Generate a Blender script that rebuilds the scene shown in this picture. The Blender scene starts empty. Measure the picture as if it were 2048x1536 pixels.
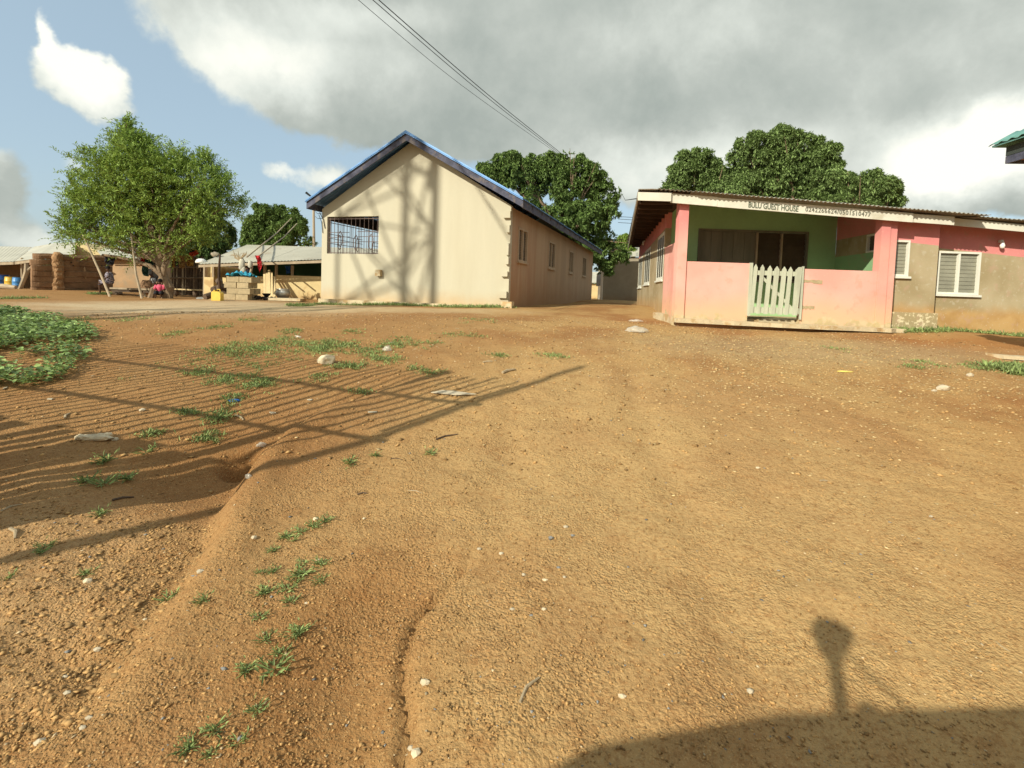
import bpy, bmesh, math, random
import numpy as np
from mathutils import Vector
random.seed(7)
scn = bpy.context.scene
C = scn.collection
PI = math.pi

# ------------------------------------------------------------------ camera
CZ = 1.9
_p = math.radians(2.9); _t = math.radians(1.9)
FW = np.array([0, math.cos(_p), -math.sin(_p)])
_r0 = np.array([1., 0, 0]); _u0 = np.cross(_r0, FW)
RT = math.cos(_t)*_r0 + math.sin(_t)*_u0
UP = -math.sin(_t)*_r0 + math.cos(_t)*_u0
cam_d = bpy.data.cameras.new('camera'); cam = bpy.data.objects.new('camera', cam_d); C.objects.link(cam)
from mathutils import Matrix
m = Matrix(((RT[0], UP[0], -FW[0]), (RT[1], UP[1], -FW[1]), (RT[2], UP[2], -FW[2]))).to_4x4()
m.translation = Vector((0, 0, CZ)); cam.matrix_world = m
cam_d.lens = 36*1000/2048; cam_d.sensor_width = 36; cam_d.shift_y = -138/2048
cam_d.clip_start = 0.05; cam_d.clip_end = 3000
scn.camera = cam
scn.render.resolution_x = 1024; scn.render.resolution_y = 768

# ------------------------------------------------------------------ sun, exposure
SUN_AZ, SUN_EL = math.radians(43), math.radians(30)     # shadows fall towards this azimuth
SH = np.array([math.sin(SUN_AZ), math.cos(SUN_AZ)])
sd = bpy.data.lights.new('sun', 'SUN'); sd.energy = 4.0; sd.angle = math.radians(0.55); sd.color = (1.0, 0.935, 0.77)
sun = bpy.data.objects.new('sun', sd); C.objects.link(sun)
ldir = Vector((SH[0]*math.cos(SUN_EL), SH[1]*math.cos(SUN_EL), -math.sin(SUN_EL)))
sun.rotation_euler = ldir.to_track_quat('-Z', 'Y').to_euler(); sun.location = (-20, -20, 30)
vs = scn.view_settings
vs.view_transform = 'Standard'; vs.look = 'None'; vs.gamma = 1; vs.use_curve_mapping = False
vs.exposure = 0.5

def ray(x, y): return RT*(x-1024)/1000 + UP*(630-y)/1000 + FW
def at(x, y, Y):
    d = ray(x, y); return np.array([0, 0, CZ]) + d*(Y/d[1])
def azel(x, y):
    d = ray(x, y); return math.atan2(d[0], d[1]), math.asin(d[2]/np.linalg.norm(d))

# ------------------------------------------------------------------ world: sky + clouds
W = bpy.data.worlds.new('World'); scn.world = W; W.use_nodes = True
nt = W.node_tree; nt.nodes.clear()
def nn(t, **k):
    n = nt.nodes.new(t)
    for a, b in k.items(): setattr(n, a, b)
    return n
def lk(a, b): nt.links.new(a, b)
def M(op, a, b=None, c=None, clamp=False):
    n = nn('ShaderNodeMath', operation=op, use_clamp=clamp)
    for i, v in enumerate((a, b, c)):
        if v is None: continue
        if isinstance(v, (int, float)): n.inputs[i].default_value = v
        else: lk(v, n.inputs[i])
    return n.outputs[0]
tc = nn('ShaderNodeTexCoord'); sep = nn('ShaderNodeSeparateXYZ'); lk(tc.outputs['Generated'], sep.inputs[0])
azn = M('ARCTAN2', sep.outputs[0], sep.outputs[1]); eln = M('ARCSINE', sep.outputs[2])
pv = nn('ShaderNodeCombineXYZ'); lk(azn, pv.inputs[0]); lk(eln, pv.inputs[1])
def noise(scale, detail, rough, vec, dist=0.0):
    n = nn('ShaderNodeTexNoise'); n.inputs['Scale'].default_value = scale; n.inputs['Detail'].default_value = detail
    n.inputs['Roughness'].default_value = rough; n.inputs['Distortion'].default_value = dist
    lk(vec, n.inputs['Vector']); return n
# warp so that cloud rims are billowy
nw = noise(5.0, 6, 0.6, tc.outputs['Generated'])
wv = nn('ShaderNodeVectorMath', operation='SUBTRACT'); lk(nw.outputs['Color'], wv.inputs[0]); wv.inputs[1].default_value = (.5, .5, .5)
wm = nn('ShaderNodeVectorMath', operation='SCALE'); lk(wv.outputs[0], wm.inputs[0]); wm.inputs['Scale'].default_value = 0.15
wa = nn('ShaderNodeVectorMath', operation='ADD'); lk(pv.outputs[0], wa.inputs[0]); lk(wm.outputs[0], wa.inputs[1])
def blob(u, v, ru, rv, w, vec):
    a, e = azel(u, v); a2, _ = azel(u+ru, v); a1, _ = azel(u-ru, v); _, e2 = azel(u, v-rv); _, e1 = azel(u, v+rv)
    sa = max((a2-a1)/2, .01); se = max((e2-e1)/2, .01)
    s = nn('ShaderNodeVectorMath', operation='SUBTRACT'); lk(vec, s.inputs[0]); s.inputs[1].default_value = (a, e, 0)
    d = nn('ShaderNodeVectorMath', operation='MULTIPLY'); lk(s.outputs[0], d.inputs[0]); d.inputs[1].default_value = (1/sa, 1/se, 0)
    l = nn('ShaderNodeVectorMath', operation='LENGTH'); lk(d.outputs[0], l.inputs[0])
    r = nn('ShaderNodeMapRange', interpolation_type='SMOOTHSTEP'); lk(l.outputs['Value'], r.inputs['Value'])
    r.inputs['From Min'].default_value = 0; r.inputs['From Max'].default_value = 1.35
    r.inputs['To Min'].default_value = w; r.inputs['To Max'].default_value = 0
    return r.outputs[0]
def field(bl, vec):
    s = None
    for b in bl:
        o = blob(*b, vec); s = o if s is None else M('ADD', s, o)
    return s
mask_b = [(760, 40, 430, 250, 1.3), (1000, 160, 430, 190, 1.2), (620, 110, 270, 190, .9), (480, 40, 200, 120, .8), (860, 235, 300, 100, .6),
          (1350, 90, 480, 250, 1.2), (1750, 60, 480, 230, 1.1), (900, -330, 900, 320, 1.4), (2300, 100, 400, 400, 1.0),
          (170, 165, 115, 75, 1.25), (112, 72, 34, 48, .6), (10, 370, 110, 110, .9), (-250, 350, 220, 120, .9),
          (2010, 290, 260, 150, 1.3), (1860, 350, 150, 90, .8), (2100, 400, 400, 60, .6),
          (655, 345, 85, 40, .75), (540, 335, 60, 26, .55), (1250, 320, 420, 110, .75), (1600, 240, 300, 90, .6), (1730, 270, 190, 130, .8), (1480, 330, 300, 90, .5), (60, 470, 160, 40, .6), (160, 330, 60, 30, .5)]
bright_b = [(1900, 430, 300, 60, -.35), (2048, 240, 90, 50, .4), (1750, 120, 500, 200, .16), (1300, 60, 300, 120, .18), (400, 90, 260, 140, .62), (640, 120, 250, 110, .55), (420, 230, 110, 90, .3), (170, 165, 130, 90, 1.0), (120, 70, 60, 70, .8), (700, 20, 200, 60, .4), (2010, 310, 250, 140, .85), (1850, 370, 200, 110, .6), (1500, 330, 500, 90, .45),
            (655, 345, 100, 50, .6), (540, 335, 80, 40, .6), (1950, 90, 320, 90, .2), (1450, 40, 250, 90, .2), (1250, 330, 260, 70, .25), (60, 470, 180, 50, .5), (160, 330, 70, 40, .6), (-50, 290, 130, 40, .6)]
fm = field(mask_b, wa.outputs[0]); fb = field(bright_b, wa.outputs[0])
n1 = noise(3.2, 8, .62, tc.outputs['Generated'], .3); n2 = noise(9, 6, .6, tc.outputs['Generated'])
gen = nn('ShaderNodeMapRange', interpolation_type='SMOOTHSTEP'); lk(M('ABSOLUTE', azn), gen.inputs[0])     # ordinary broken cloud beyond the blocked-in ones
gen.inputs['From Min'].default_value = .95; gen.inputs['From Max'].default_value = 1.5; gen.inputs['To Max'].default_value = .62
f2 = M('ADD', M('ADD', fm, gen.outputs[0]), M('MULTIPLY', M('SUBTRACT', n1.outputs[0], .5), .95))
msk = nn('ShaderNodeMapRange', interpolation_type='SMOOTHSTEP'); lk(f2, msk.inputs[0]); msk.inputs['From Min'].default_value = .30; msk.inputs['From Max'].default_value = .66
bb = M('ADD', M('ADD', fb, M('MULTIPLY', M('SUBTRACT', n1.outputs[0], .5), .75)), M('MULTIPLY', M('SUBTRACT', n2.outputs[0], .5), .62))
bb = M('ADD', bb, M('MULTIPLY', gen.outputs[0], .5))
ramp = nn('ShaderNodeValToRGB'); lk(M('ADD', bb, .12, clamp=True), ramp.inputs[0])
cr = ramp.color_ramp; cr.elements[0].position = 0; cr.elements[0].color = (.29, .325, .30, 1); cr.elements[1].position = 1; cr.elements[1].color = (.80, .80, .72, 1)
e = cr.elements.new(.3); e.color = (.40, .43, .395, 1)
e = cr.elements.new(.65); e.color = (.58, .61, .56, 1)
sky = nn('ShaderNodeTexSky', sky_type='NISHITA', sun_disc=False)
sky.sun_elevation = SUN_EL; sky.sun_rotation = SUN_AZ + PI
sky.dust_density = 2.0; sky.ozone_density = 1.2; sky.air_density = 1.0
hz = nn('ShaderNodeMix', data_type='RGBA'); hz.inputs[0].default_value = .58; lk(sky.outputs[0], hz.inputs[6]); hz.inputs[7].default_value = (3.2, 4.15, 4.6, 1)
b1 = nn('ShaderNodeBackground'); b1.inputs[1].default_value = 0.115; lk(hz.outputs[2], b1.inputs[0])
b2 = nn('ShaderNodeBackground'); b2.inputs[1].default_value = 0.97; lk(ramp.outputs[0], b2.inputs[0])
mx = nn('ShaderNodeMixShader'); lk(msk.outputs[0], mx.inputs[0]); lk(b1.outputs[0], mx.inputs[1]); lk(b2.outputs[0], mx.inputs[2])
wo = nn('ShaderNodeOutputWorld'); lk(mx.outputs[0], wo.inputs[0])

# ------------------------------------------------------------------ numpy noise + terrain
def vnoise(x, y, s):
    xi = np.floor(x).astype(np.int64); yi = np.floor(y).astype(np.int64); fx = x-xi; fy = y-yi
    fx = fx*fx*(3-2*fx); fy = fy*fy*(3-2*fy)
    def h(a, b):
        n = (a*374761393 + b*668265263 + s*1274126177) & 0xffffffff
        n = ((n ^ (n >> 13))*1274126177) & 0xffffffff
        return ((n ^ (n >> 16)) & 0xffff)/65535.0
    return (h(xi, yi)*(1-fx)+h(xi+1, yi)*fx)*(1-fy) + (h(xi, yi+1)*(1-fx)+h(xi+1, yi+1)*fx)*fy
def fbm(x, y, s, o=4, g=.5):
    t = 0; a = 1; n = 0
    for i in range(o):
        t = t + a*(vnoise(x*2**i, y*2**i, s+i)-.5); n += a; a *= g
    return t/n
CP = np.array([(-26, 27, 1.07), (-21.5, 24.5, 1.16), (-16, 23.5, .95), (-13.0, 19, 1.02), (-9.6, 17.6, 1.24), (-8.0, 20, 1.24), (-6.5, 17, 1.2), (-.13, 15, 1.37), (-3, 14.8, 1.3),
    (5, 30, 1.45), (4.2, 17, 1.5), (3.6, 11, 1.22), (6, 10.7, 1.2), (8.3, 10.6, 1.22), (9.4, 11.2, 1.33), (11.9, 11.5, 1.20), (20, 15, 1.1), (-5, 11, 1.15), (-10, 12, 1.05), (-20, 14, 1.0),
    (0, 11, 1.2), (0, 60, 1.3), (-60, 60, 1.2), (60, 60, 1.2)])
BK = np.array([(1.3, -1.75), (1.71, -1.68), (1.87, -1.56), (2.48, -1.62), (3.04, -1.77), (3.62, -1.97), (4.2, -2.12), (4.6, -2.08), (5.2, -1.9), (5.9, -1.45), (6.3, -1.0)])
def terrain(x, y, fine=True):
    x = np.asarray(x, float); y = np.asarray(y, float)
    ws = 0; hs = 0
    for cx, cy, cz in CP:
        w = ((x-cx)**2+(y-cy)**2+1)**-1.5; ws = ws+w; hs = hs+w*cz
    H = hs/ws
    t = np.clip(y/10.8, 0, 1); s = .55*(t*t*(3-2*t))+.45*t
    z = H*s
    if fine:
        near = np.clip((14-y)/6, .25, 1)
        z = z + near*.020*fbm(x*5.5, y*5.5, 61, 3)*np.clip(fbm(x*.8, y*.8, 63, 2)*3+.6, 0, 1); z = z + near*(.10*fbm(x*.45, y*.45, 3, 3) + .035*fbm(x*2.2, y*2.2, 9, 3))
        xb = np.interp(y, BK[:, 0], BK[:, 1]) + .10*fbm(y*3, y*0+1.5, 21, 3)
        D = np.interp(y, [1.2, 1.8, 2.6, 3.4, 4.0, 4.6, 5.3, 6.3], [.03, .06, .10, .17, .20, .20, .13, .0])
        sl = xb-x
        st = np.clip(sl/.22+.15, 0, 1); st = st*st*(3-2*st)
        z = z - D*st*np.exp(-np.clip(sl, 0, None)**2/1.3) + .25*D*np.exp(-((sl+.12)/.14)**2)
        z = z - .26*np.exp(-(((x+2.33)/.20)**2+((y-4.42)/.17)**2)**1.5)                  # the hole
        z = z - .09*np.exp(-(((x+2.6)/.5)**2+((y-4.0)/.35)**2))
        rub = np.clip(sl/.3, 0, 1)*np.clip((3.6-y)/.8, 0, 1)*np.clip((y-.6)/.5, 0, 1)       # washed-out rubble left of the bank
        z = z + rub*(.07*fbm(x*5, y*5, 31, 4, .6))
        xc = np.interp(y, [1.5, 1.9, 2.25, 2.5, 2.9], [-.34, -.36, -.46, -.44, -.2]) + .05*fbm(y*6, y*0+.5, 41, 3)
        fc = np.clip((y-1.2)/.4, 0, 1)*np.clip((3.1-y)/.5, 0, 1)
        dc = x-xc
        z = z - fc*(.055*np.exp(-(dc/.025)**2) + .075*np.exp(-((dc+.22)/.26)**2)*(dc < .02))
        z = z - fc*.075*np.exp(-((.02+.22)/.26)**2)*np.exp(-(np.clip(dc, 0, None)/.12)**2)*(dc >= .02)
        # wheel ruts running up the slope
        for x0, k, a in ((-.15, .10, .022), (1.15, .16, .02)):
            dr = x-(x0+k*(y-3)**1+.12*np.sin(y*.7))
            z = z - a*np.exp(-(dr/.17)**2)*np.clip((y-1.5)/1, 0, 1)*np.clip((8.5-y)/2, 0, 1)
    return z
def gz(x, y): return float(terrain(np.array([x]), np.array([y]))[0])
def ground(u, v):
    d = ray(u, v); t = .8; o = np.array([0, 0, CZ])
    ts = np.concatenate([np.arange(.8, 12, .01), np.arange(12, 80, .05)])
    X = d[0]*ts; Yv = d[1]*ts; Z = CZ+d[2]*ts
    k = np.argmax(Z <= terrain(X, Yv)); return np.array([X[k], Yv[k], Z[k]])

# ------------------------------------------------------------------ materials
def mk(name, col, rough=.85, var=.12, vs=2.5, col2=None, c2s=1.2, c2t=(.5, .62), bump=.25, bs=60, dirt=None, metal=0, transl=0, spec=.3, island=0, streak=False):
    """procedural paint / plaster / soil: base colour with mottling, optional second colour in blotches, optional splash dirt near the foot"""
    m = bpy.data.materials.new(name); m.use_nodes = True; t = m.node_tree; t.nodes.clear()
    def n(ty, **k):
        q = t.nodes.new(ty)
        for a, b in k.items(): setattr(q, a, b)
        return q
    L = t.links.new
    out = n('ShaderNodeOutputMaterial'); bs_ = n('ShaderNodeBsdfPrincipled'); L(bs_.outputs[0], out.inputs[0])
    bs_.inputs['Roughness'].default_value = rough; bs_.inputs['Metallic'].default_value = metal
    bs_.inputs['Specular IOR Level'].default_value = spec
    g = n('ShaderNodeNewGeometry')
    def noi(s, d=5, r=.6, vec=None):
        q = n('ShaderNodeTexNoise'); q.inputs['Scale'].default_value = s; q.inputs['Detail'].default_value = d; q.inputs['Roughness'].default_value = r
        L(vec or g.outputs['Position'], q.inputs['Vector']); return q.outputs[0]
    def mixc(f, a, b):
        q = n('ShaderNodeMix', data_type='RGBA'); 
        if isinstance(f, float): q.inputs[0].default_value = f
        else: L(f, q.inputs[0])
        for i, v in ((6, a), (7, b)):
            if isinstance(v, tuple): q.inputs[i].default_value = (*v[:3], 1)
            else: L(v, q.inputs[i])
        return q.outputs[2]
    def mr(f, a, b, lo=0, hi=1):
        q = n('ShaderNodeMapRange', interpolation_type='SMOOTHSTEP'); L(f, q.inputs[0])
        q.inputs['From Min'].default_value = a; q.inputs['From Max'].default_value = b; q.inputs['To Min'].default_value = lo; q.inputs['To Max'].default_value = hi
        return q.outputs[0]
    vec = None
    if streak:
        mp = n('ShaderNodeMapping'); mp.inputs['Scale'].default_value = (1, 1, .12); L(g.outputs['Position'], mp.inputs[0]); vec = mp.outputs[0]
    lo = tuple(c*(1-var) for c in col); hi = tuple(min(1, c*(1+var)) for c in col)
    c = mixc(mr(noi(vs, 6, .65, vec), .3, .7), lo, hi)
    c = mixc(mr(noi(vs*14, 3, .6), .35, .7, 0, var*.8), c, tuple(q*.55 for q in col))
    if island:
        c = mixc(mr(g.outputs['Random Per Island'], 0, 1, 0, 1), tuple(q*(1-island) for q in col), tuple(min(1, q*(1+island)) for q in col))
    if col2: c = mixc(mr(noi(c2s, 6, .6, vec), *c2t), c, col2)
    if dirt:
        z0, z1, dc = dirt[:3]; k = dirt[3] if len(dirt) > 3 else .85
        sp = n('ShaderNodeSeparateXYZ'); L(g.outputs['Position'], sp.inputs[0])
        a = n('ShaderNodeMath', operation='MULTIPLY_ADD'); L(noi(1.6, 6, .65), a.inputs[0]); a.inputs[1].default_value = (z1-z0)*.9; L(sp.outputs[2], a.inputs[2])
        c = mixc(mr(a.outputs[0], z0+(z1-z0)*.45, z1+(z1-z0)*.45, k, 0), c, dc)
    L(c, bs_.inputs['Base Color'])
    if bump:
        b = n('ShaderNodeBump'); b.inputs['Strength'].default_value = bump; b.inputs['Distance'].default_value = .02
        ad = n('ShaderNodeMath', operation='ADD'); L(noi(bs, 4, .6), ad.inputs[0]); L(noi(bs*.12, 3, .6), ad.inputs[1]); L(ad.outputs[0], b.inputs['Height'])
        L(b.outputs[0], bs_.inputs['Normal'])
    if transl:
        tr = n('ShaderNodeBsdfTranslucent'); L(c, tr.inputs[0]); ms = n('ShaderNodeMixShader'); ms.inputs[0].default_value = transl
        L(bs_.outputs[0], ms.inputs[1]); L(tr.outputs[0], ms.inputs[2]); L(ms.outputs[0], out.inputs[0])
    m['x'] = 1
    return m
def ground_mat():
    m = bpy.data.materials.new('laterite'); m.use_nodes = True; t = m.node_tree; t.nodes.clear(); L = t.links.new
    def n(ty, **k):
        q = t.nodes.new(ty)
        for a, b in k.items(): setattr(q, a, b)
        return q
    out = n('ShaderNodeOutputMaterial'); p = n('ShaderNodeBsdfPrincipled'); L(p.outputs[0], out.inputs[0]); p.inputs['Roughness'].default_value = .95; p.inputs['Specular IOR Level'].default_value = .12
    g = n('ShaderNodeNewGeometry'); P = g.outputs['Position']; sp = n('ShaderNodeSeparateXYZ'); L(P, sp.inputs[0])
    def noi(s, d=5, r=.6, dist=0):
        q = n('ShaderNodeTexNoise'); q.inputs['Scale'].default_value = s; q.inputs['Detail'].default_value = d; q.inputs['Roughness'].default_value = r; q.inputs['Distortion'].default_value = dist; L(P, q.inputs['Vector']); return q.outputs[0]
    def mr(f, a, b, lo=0., hi=1.):
        q = n('ShaderNodeMapRange', interpolation_type='SMOOTHSTEP'); L(f, q.inputs[0]); q.inputs['From Min'].default_value = a; q.inputs['From Max'].default_value = b; q.inputs['To Min'].default_value = lo; q.inputs['To Max'].default_value = hi; return q.outputs[0]
    def mixc(f, a, b):
        q = n('ShaderNodeMix', data_type='RGBA'); L(f, q.inputs[0])
        for i, v in ((6, a), (7, b)):
            if isinstance(v, tuple): q.inputs[i].default_value = (*v, 1)
            else: L(v, q.inputs[i])
        return q.outputs[2]
    def ma(op, a, b):
        q = n('ShaderNodeMath', operation=op)
        for i, v in ((0, a), (1, b)):
            if isinstance(v, (int, float)): q.inputs[i].default_value = v
            else: L(v, q.inputs[i])
        return q.outputs[0]
    def patch(cx, cy, rx, ry, edge=.35):     # another soil tone, irregular rim
        x = ma('DIVIDE', ma('SUBTRACT', sp.outputs[0], cx), rx); y = ma('DIVIDE', ma('SUBTRACT', sp.outputs[1], cy), ry)
        d = ma('SQRT', ma('ADD', ma('MULTIPLY', x, x), ma('MULTIPLY', y, y)), 0)
        return mr(ma('ADD', d, ma('MULTIPLY', ma('SUBTRACT', noi(1.7, 6, .65), .5), 1.1)), 1-edge, 1+edge, 1, 0)
    tan = (.455, .285, .118); red = (.335, .172, .066); sand = (.545, .365, .165); pale = (.58, .465, .30)
    c = mixc(mr(noi(.55, 6, .62), .42, .62), tan, red)
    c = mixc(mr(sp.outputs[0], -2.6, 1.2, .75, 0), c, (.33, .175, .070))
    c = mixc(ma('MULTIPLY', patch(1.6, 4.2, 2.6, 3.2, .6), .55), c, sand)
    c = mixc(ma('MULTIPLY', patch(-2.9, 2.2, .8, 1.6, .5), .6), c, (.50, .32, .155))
    c = mixc(ma('MULTIPLY', patch(-.72, 2.1, .42, .9, .5), .65), c, (.30, .145, .05)); c = mixc(ma('MULTIPLY', patch(-2.4, 4.3, .9, .8, .5), .6), c, (.29, .14, .05))  # red soil left of the crack, deepened to paint the slope's shading
    ga, gb, gl = ground(400, 626), ground(430, 601), ground(190, 612)
    c = mixc(ma('MULTIPLY', patch((ga[0]+gb[0])/2, (ga[1]+gb[1])/2, 4.2, (gb[1]-ga[1])/2+.3, .55), .75), c, pale); c = mixc(ma('MULTIPLY', patch(gl[0], gl[1], 2.2, .5, .6), .5), c, pale)
    c = mixc(ma('MULTIPLY', patch(-3.5, 13.4, 3.6, .9, .4), .6), c, (.55, .42, .24))
    c = mixc(ma('MULTIPLY', patch(9.5, 9.0, 2.2, 1.5, .4), .6), c, (.36, .135, .035))
    c = mixc(ma('MULTIPLY', patch(5.5, 8.6, 3.2, 1.0, .5), .5), c, (.46, .36, .20))
    fade = mr(sp.outputs[1], 5, 12, 1, .35)
    c = mixc(ma('MULTIPLY', mr(noi(38, 5, .7), .46, .66), ma('MULTIPLY', fade, .5)), c, (.22, .092, .028))
    c = mixc(ma('MULTIPLY', mr(noi(95, 3, .7), .56, .68), ma('MULTIPLY', fade, .55)), c, (.62, .42, .20))
    c = mixc(ma('MULTIPLY', mr(noi(5.5, 5, .7), .52, .72), .4), c, (.27, .115, .036))
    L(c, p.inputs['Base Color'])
    vo = n('ShaderNodeTexVoronoi'); vo.inputs['Scale'].default_value = 62; vo.inputs['Randomness'].default_value = 1; 
    wv = n('ShaderNodeVectorMath', operation='ADD'); nz = n('ShaderNodeTexNoise'); nz.inputs['Scale'].default_value = 30; L(P, nz.inputs['Vector'])
    sc = n('ShaderNodeVectorMath', operation='SCALE'); sc.inputs['Scale'].default_value = .03; L(nz.outputs['Color'], sc.inputs[0]); L(P, wv.inputs[0]); L(sc.outputs[0], wv.inputs[1]); L(wv.outputs[0], vo.inputs['Vector'])
    crumb = ma('MULTIPLY', ma('SUBTRACT', 1.0, vo.outputs['Distance']), mr(noi(2.5, 4, .6), .36, .6, .12, 1))
    h = ma('ADD', ma('MULTIPLY', crumb, .9), ma('ADD', ma('MULTIPLY', noi(120, 3, .7), .55), ma('MULTIPLY', noi(22, 5, .65), 1.6)))
    b = n('ShaderNodeBump'); b.inputs['Strength'].default_value = .9; b.inputs['Distance'].default_value = .013; L(h, b.inputs['Height']); L(b.outputs[0], p.inputs['Normal'])
    return m
def guest_mat(name, mode):
    """pink over grey render, the line following the sloping roof; ochre splash from the ground"""
    m = mk(name, (.66, .245, .235), var=.07, vs=1.5, bump=.12, bs=50)
    t = m.node_tree; L = t.links.new
    p = [q for q in t.nodes if q.type == 'BSDF_PRINCIPLED'][0]; g = [q for q in t.nodes if q.type == 'NEW_GEOMETRY'][0]
    src = p.inputs['Base Color'].links[0].from_socket
    def n(ty, **k):
        q = t.nodes.new(ty)
        for a, b in k.items(): setattr(q, a, b)
        return q
    def noi(s, d=5):
        q = n('ShaderNodeTexNoise'); q.inputs['Scale'].default_value = s; q.inputs['Detail'].default_value = d; L(g.outputs['Position'], q.inputs['Vector']); return q.outputs[0]
    def mixc(f, a, b):
        q = n('ShaderNodeMix', data_type='RGBA'); L(f, q.inputs[0])
        for i, v in ((6, a), (7, b)):
            if isinstance(v, tuple): q.inputs[i].default_value = (*v, 1)
            else: L(v, q.inputs[i])
        return q.outputs[2]
    def mr(f, a, b, lo=0., hi=1.):
        q = n('ShaderNodeMapRange', interpolation_type='SMOOTHSTEP'); L(f, q.inputs[0]); q.inputs['From Min'].default_value = a; q.inputs['From Max'].default_value = b; q.inputs['To Min'].default_value = lo; q.inputs['To Max'].default_value = hi; return q.outputs[0]
    def ma(op, a, b, c=None):
        q = n('ShaderNodeMath', operation=op)
        for i, v in ((0, a), (1, b), (2, c)):
            if v is None: continue
            if isinstance(v, (int, float)): q.inputs[i].default_value = v
            else: L(v, q.inputs[i])
        return q.outputs[0]
    sp = n('ShaderNodeSeparateXYZ'); L(g.outputs['Position'], sp.inputs[0])
    grey = mixc(mr(noi(1.3, 7), .35, .68), (.33, .265, .15), (.43, .36, .23))
    grey = mixc(mr(noi(9, 6), .56, .7, 0, .6), grey, (.47, .42, .31))
    och = mixc(mr(noi(2.2, 6), .4, .65), (.40, .225, .075), (.50, .31, .12))
    if mode == 'wing':      # line falls with x
        zz = ma('ADD', sp.outputs[2], ma('MULTIPLY', ma('SUBTRACT', sp.outputs[0], 8.37), .075)); f = mr(zz, 3.275, 3.285)
        c = mixc(f, grey, src)
        c = mixc(mr(ma('ADD', sp.outputs[2], ma('MULTIPLY', noi(1.4, 6), .4)), 1.85, 2.15, .85, 0), c, och)
        stone = mixc(mr(noi(16, 5), .5, .62), (.36, .29, .16), (.66, .58, .38))
        xl = mr(sp.outputs[0], 9.49, 9.52, 1, 0)
        c = mixc(ma('MULTIPLY', mr(sp.outputs[2], 1.675, 1.70, 1, 0), xl), c, stone)
    elif mode == 'side':
        f = mr(ma('ADD', sp.outputs[2], ma('MULTIPLY', ma('SUBTRACT', sp.outputs[1], 13.5), .02)), 3.675, 3.69); c = mixc(f, grey, src)
        c = mixc(mr(ma('ADD', sp.outputs[2], ma('MULTIPLY', noi(1.4, 6), .3)), 1.6, 2.1, .6, 0), c, och)
    elif mode == 'inner':   # right inner wall of the porch: pink, a grey band, green below
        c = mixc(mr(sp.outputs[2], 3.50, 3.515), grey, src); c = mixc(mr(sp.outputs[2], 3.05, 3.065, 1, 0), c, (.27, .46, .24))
    else:                   # porch parapets and posts: faded pink, dusty orange low, bare render at the foot
        fad = mixc(mr(noi(.9, 6), .35, .65), (.79, .43, .365), (.74, .345, .29)); c = mixc(mr(sp.outputs[2], 2.9, 3.6, 1, 0), src, fad)
        c = mixc(mr(ma('ADD', sp.outputs[2], ma('MULTIPLY', noi(1.1, 6), .6)), 1.75, 2.45, .85, 0), c, (.74, .43, .26))
        c = mixc(mr(ma('ADD', sp.outputs[2], ma('MULTIPLY', noi(2.8, 7), .65)), 1.74, 1.80, 1, 0), c, mixc(mr(noi(7, 5), .4, .6), (.50, .40, .22), (.60, .47, .30)))
    c = mixc(mr(noi(5.5, 8), .56, .72, 0, .45), c, (.46, .30, .22)); c = mixc(mr(noi(24, 5), .63, .70, 0, .6), c, (.52, .44, .33))
    L(c, p.inputs['Base Color']); return m

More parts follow.
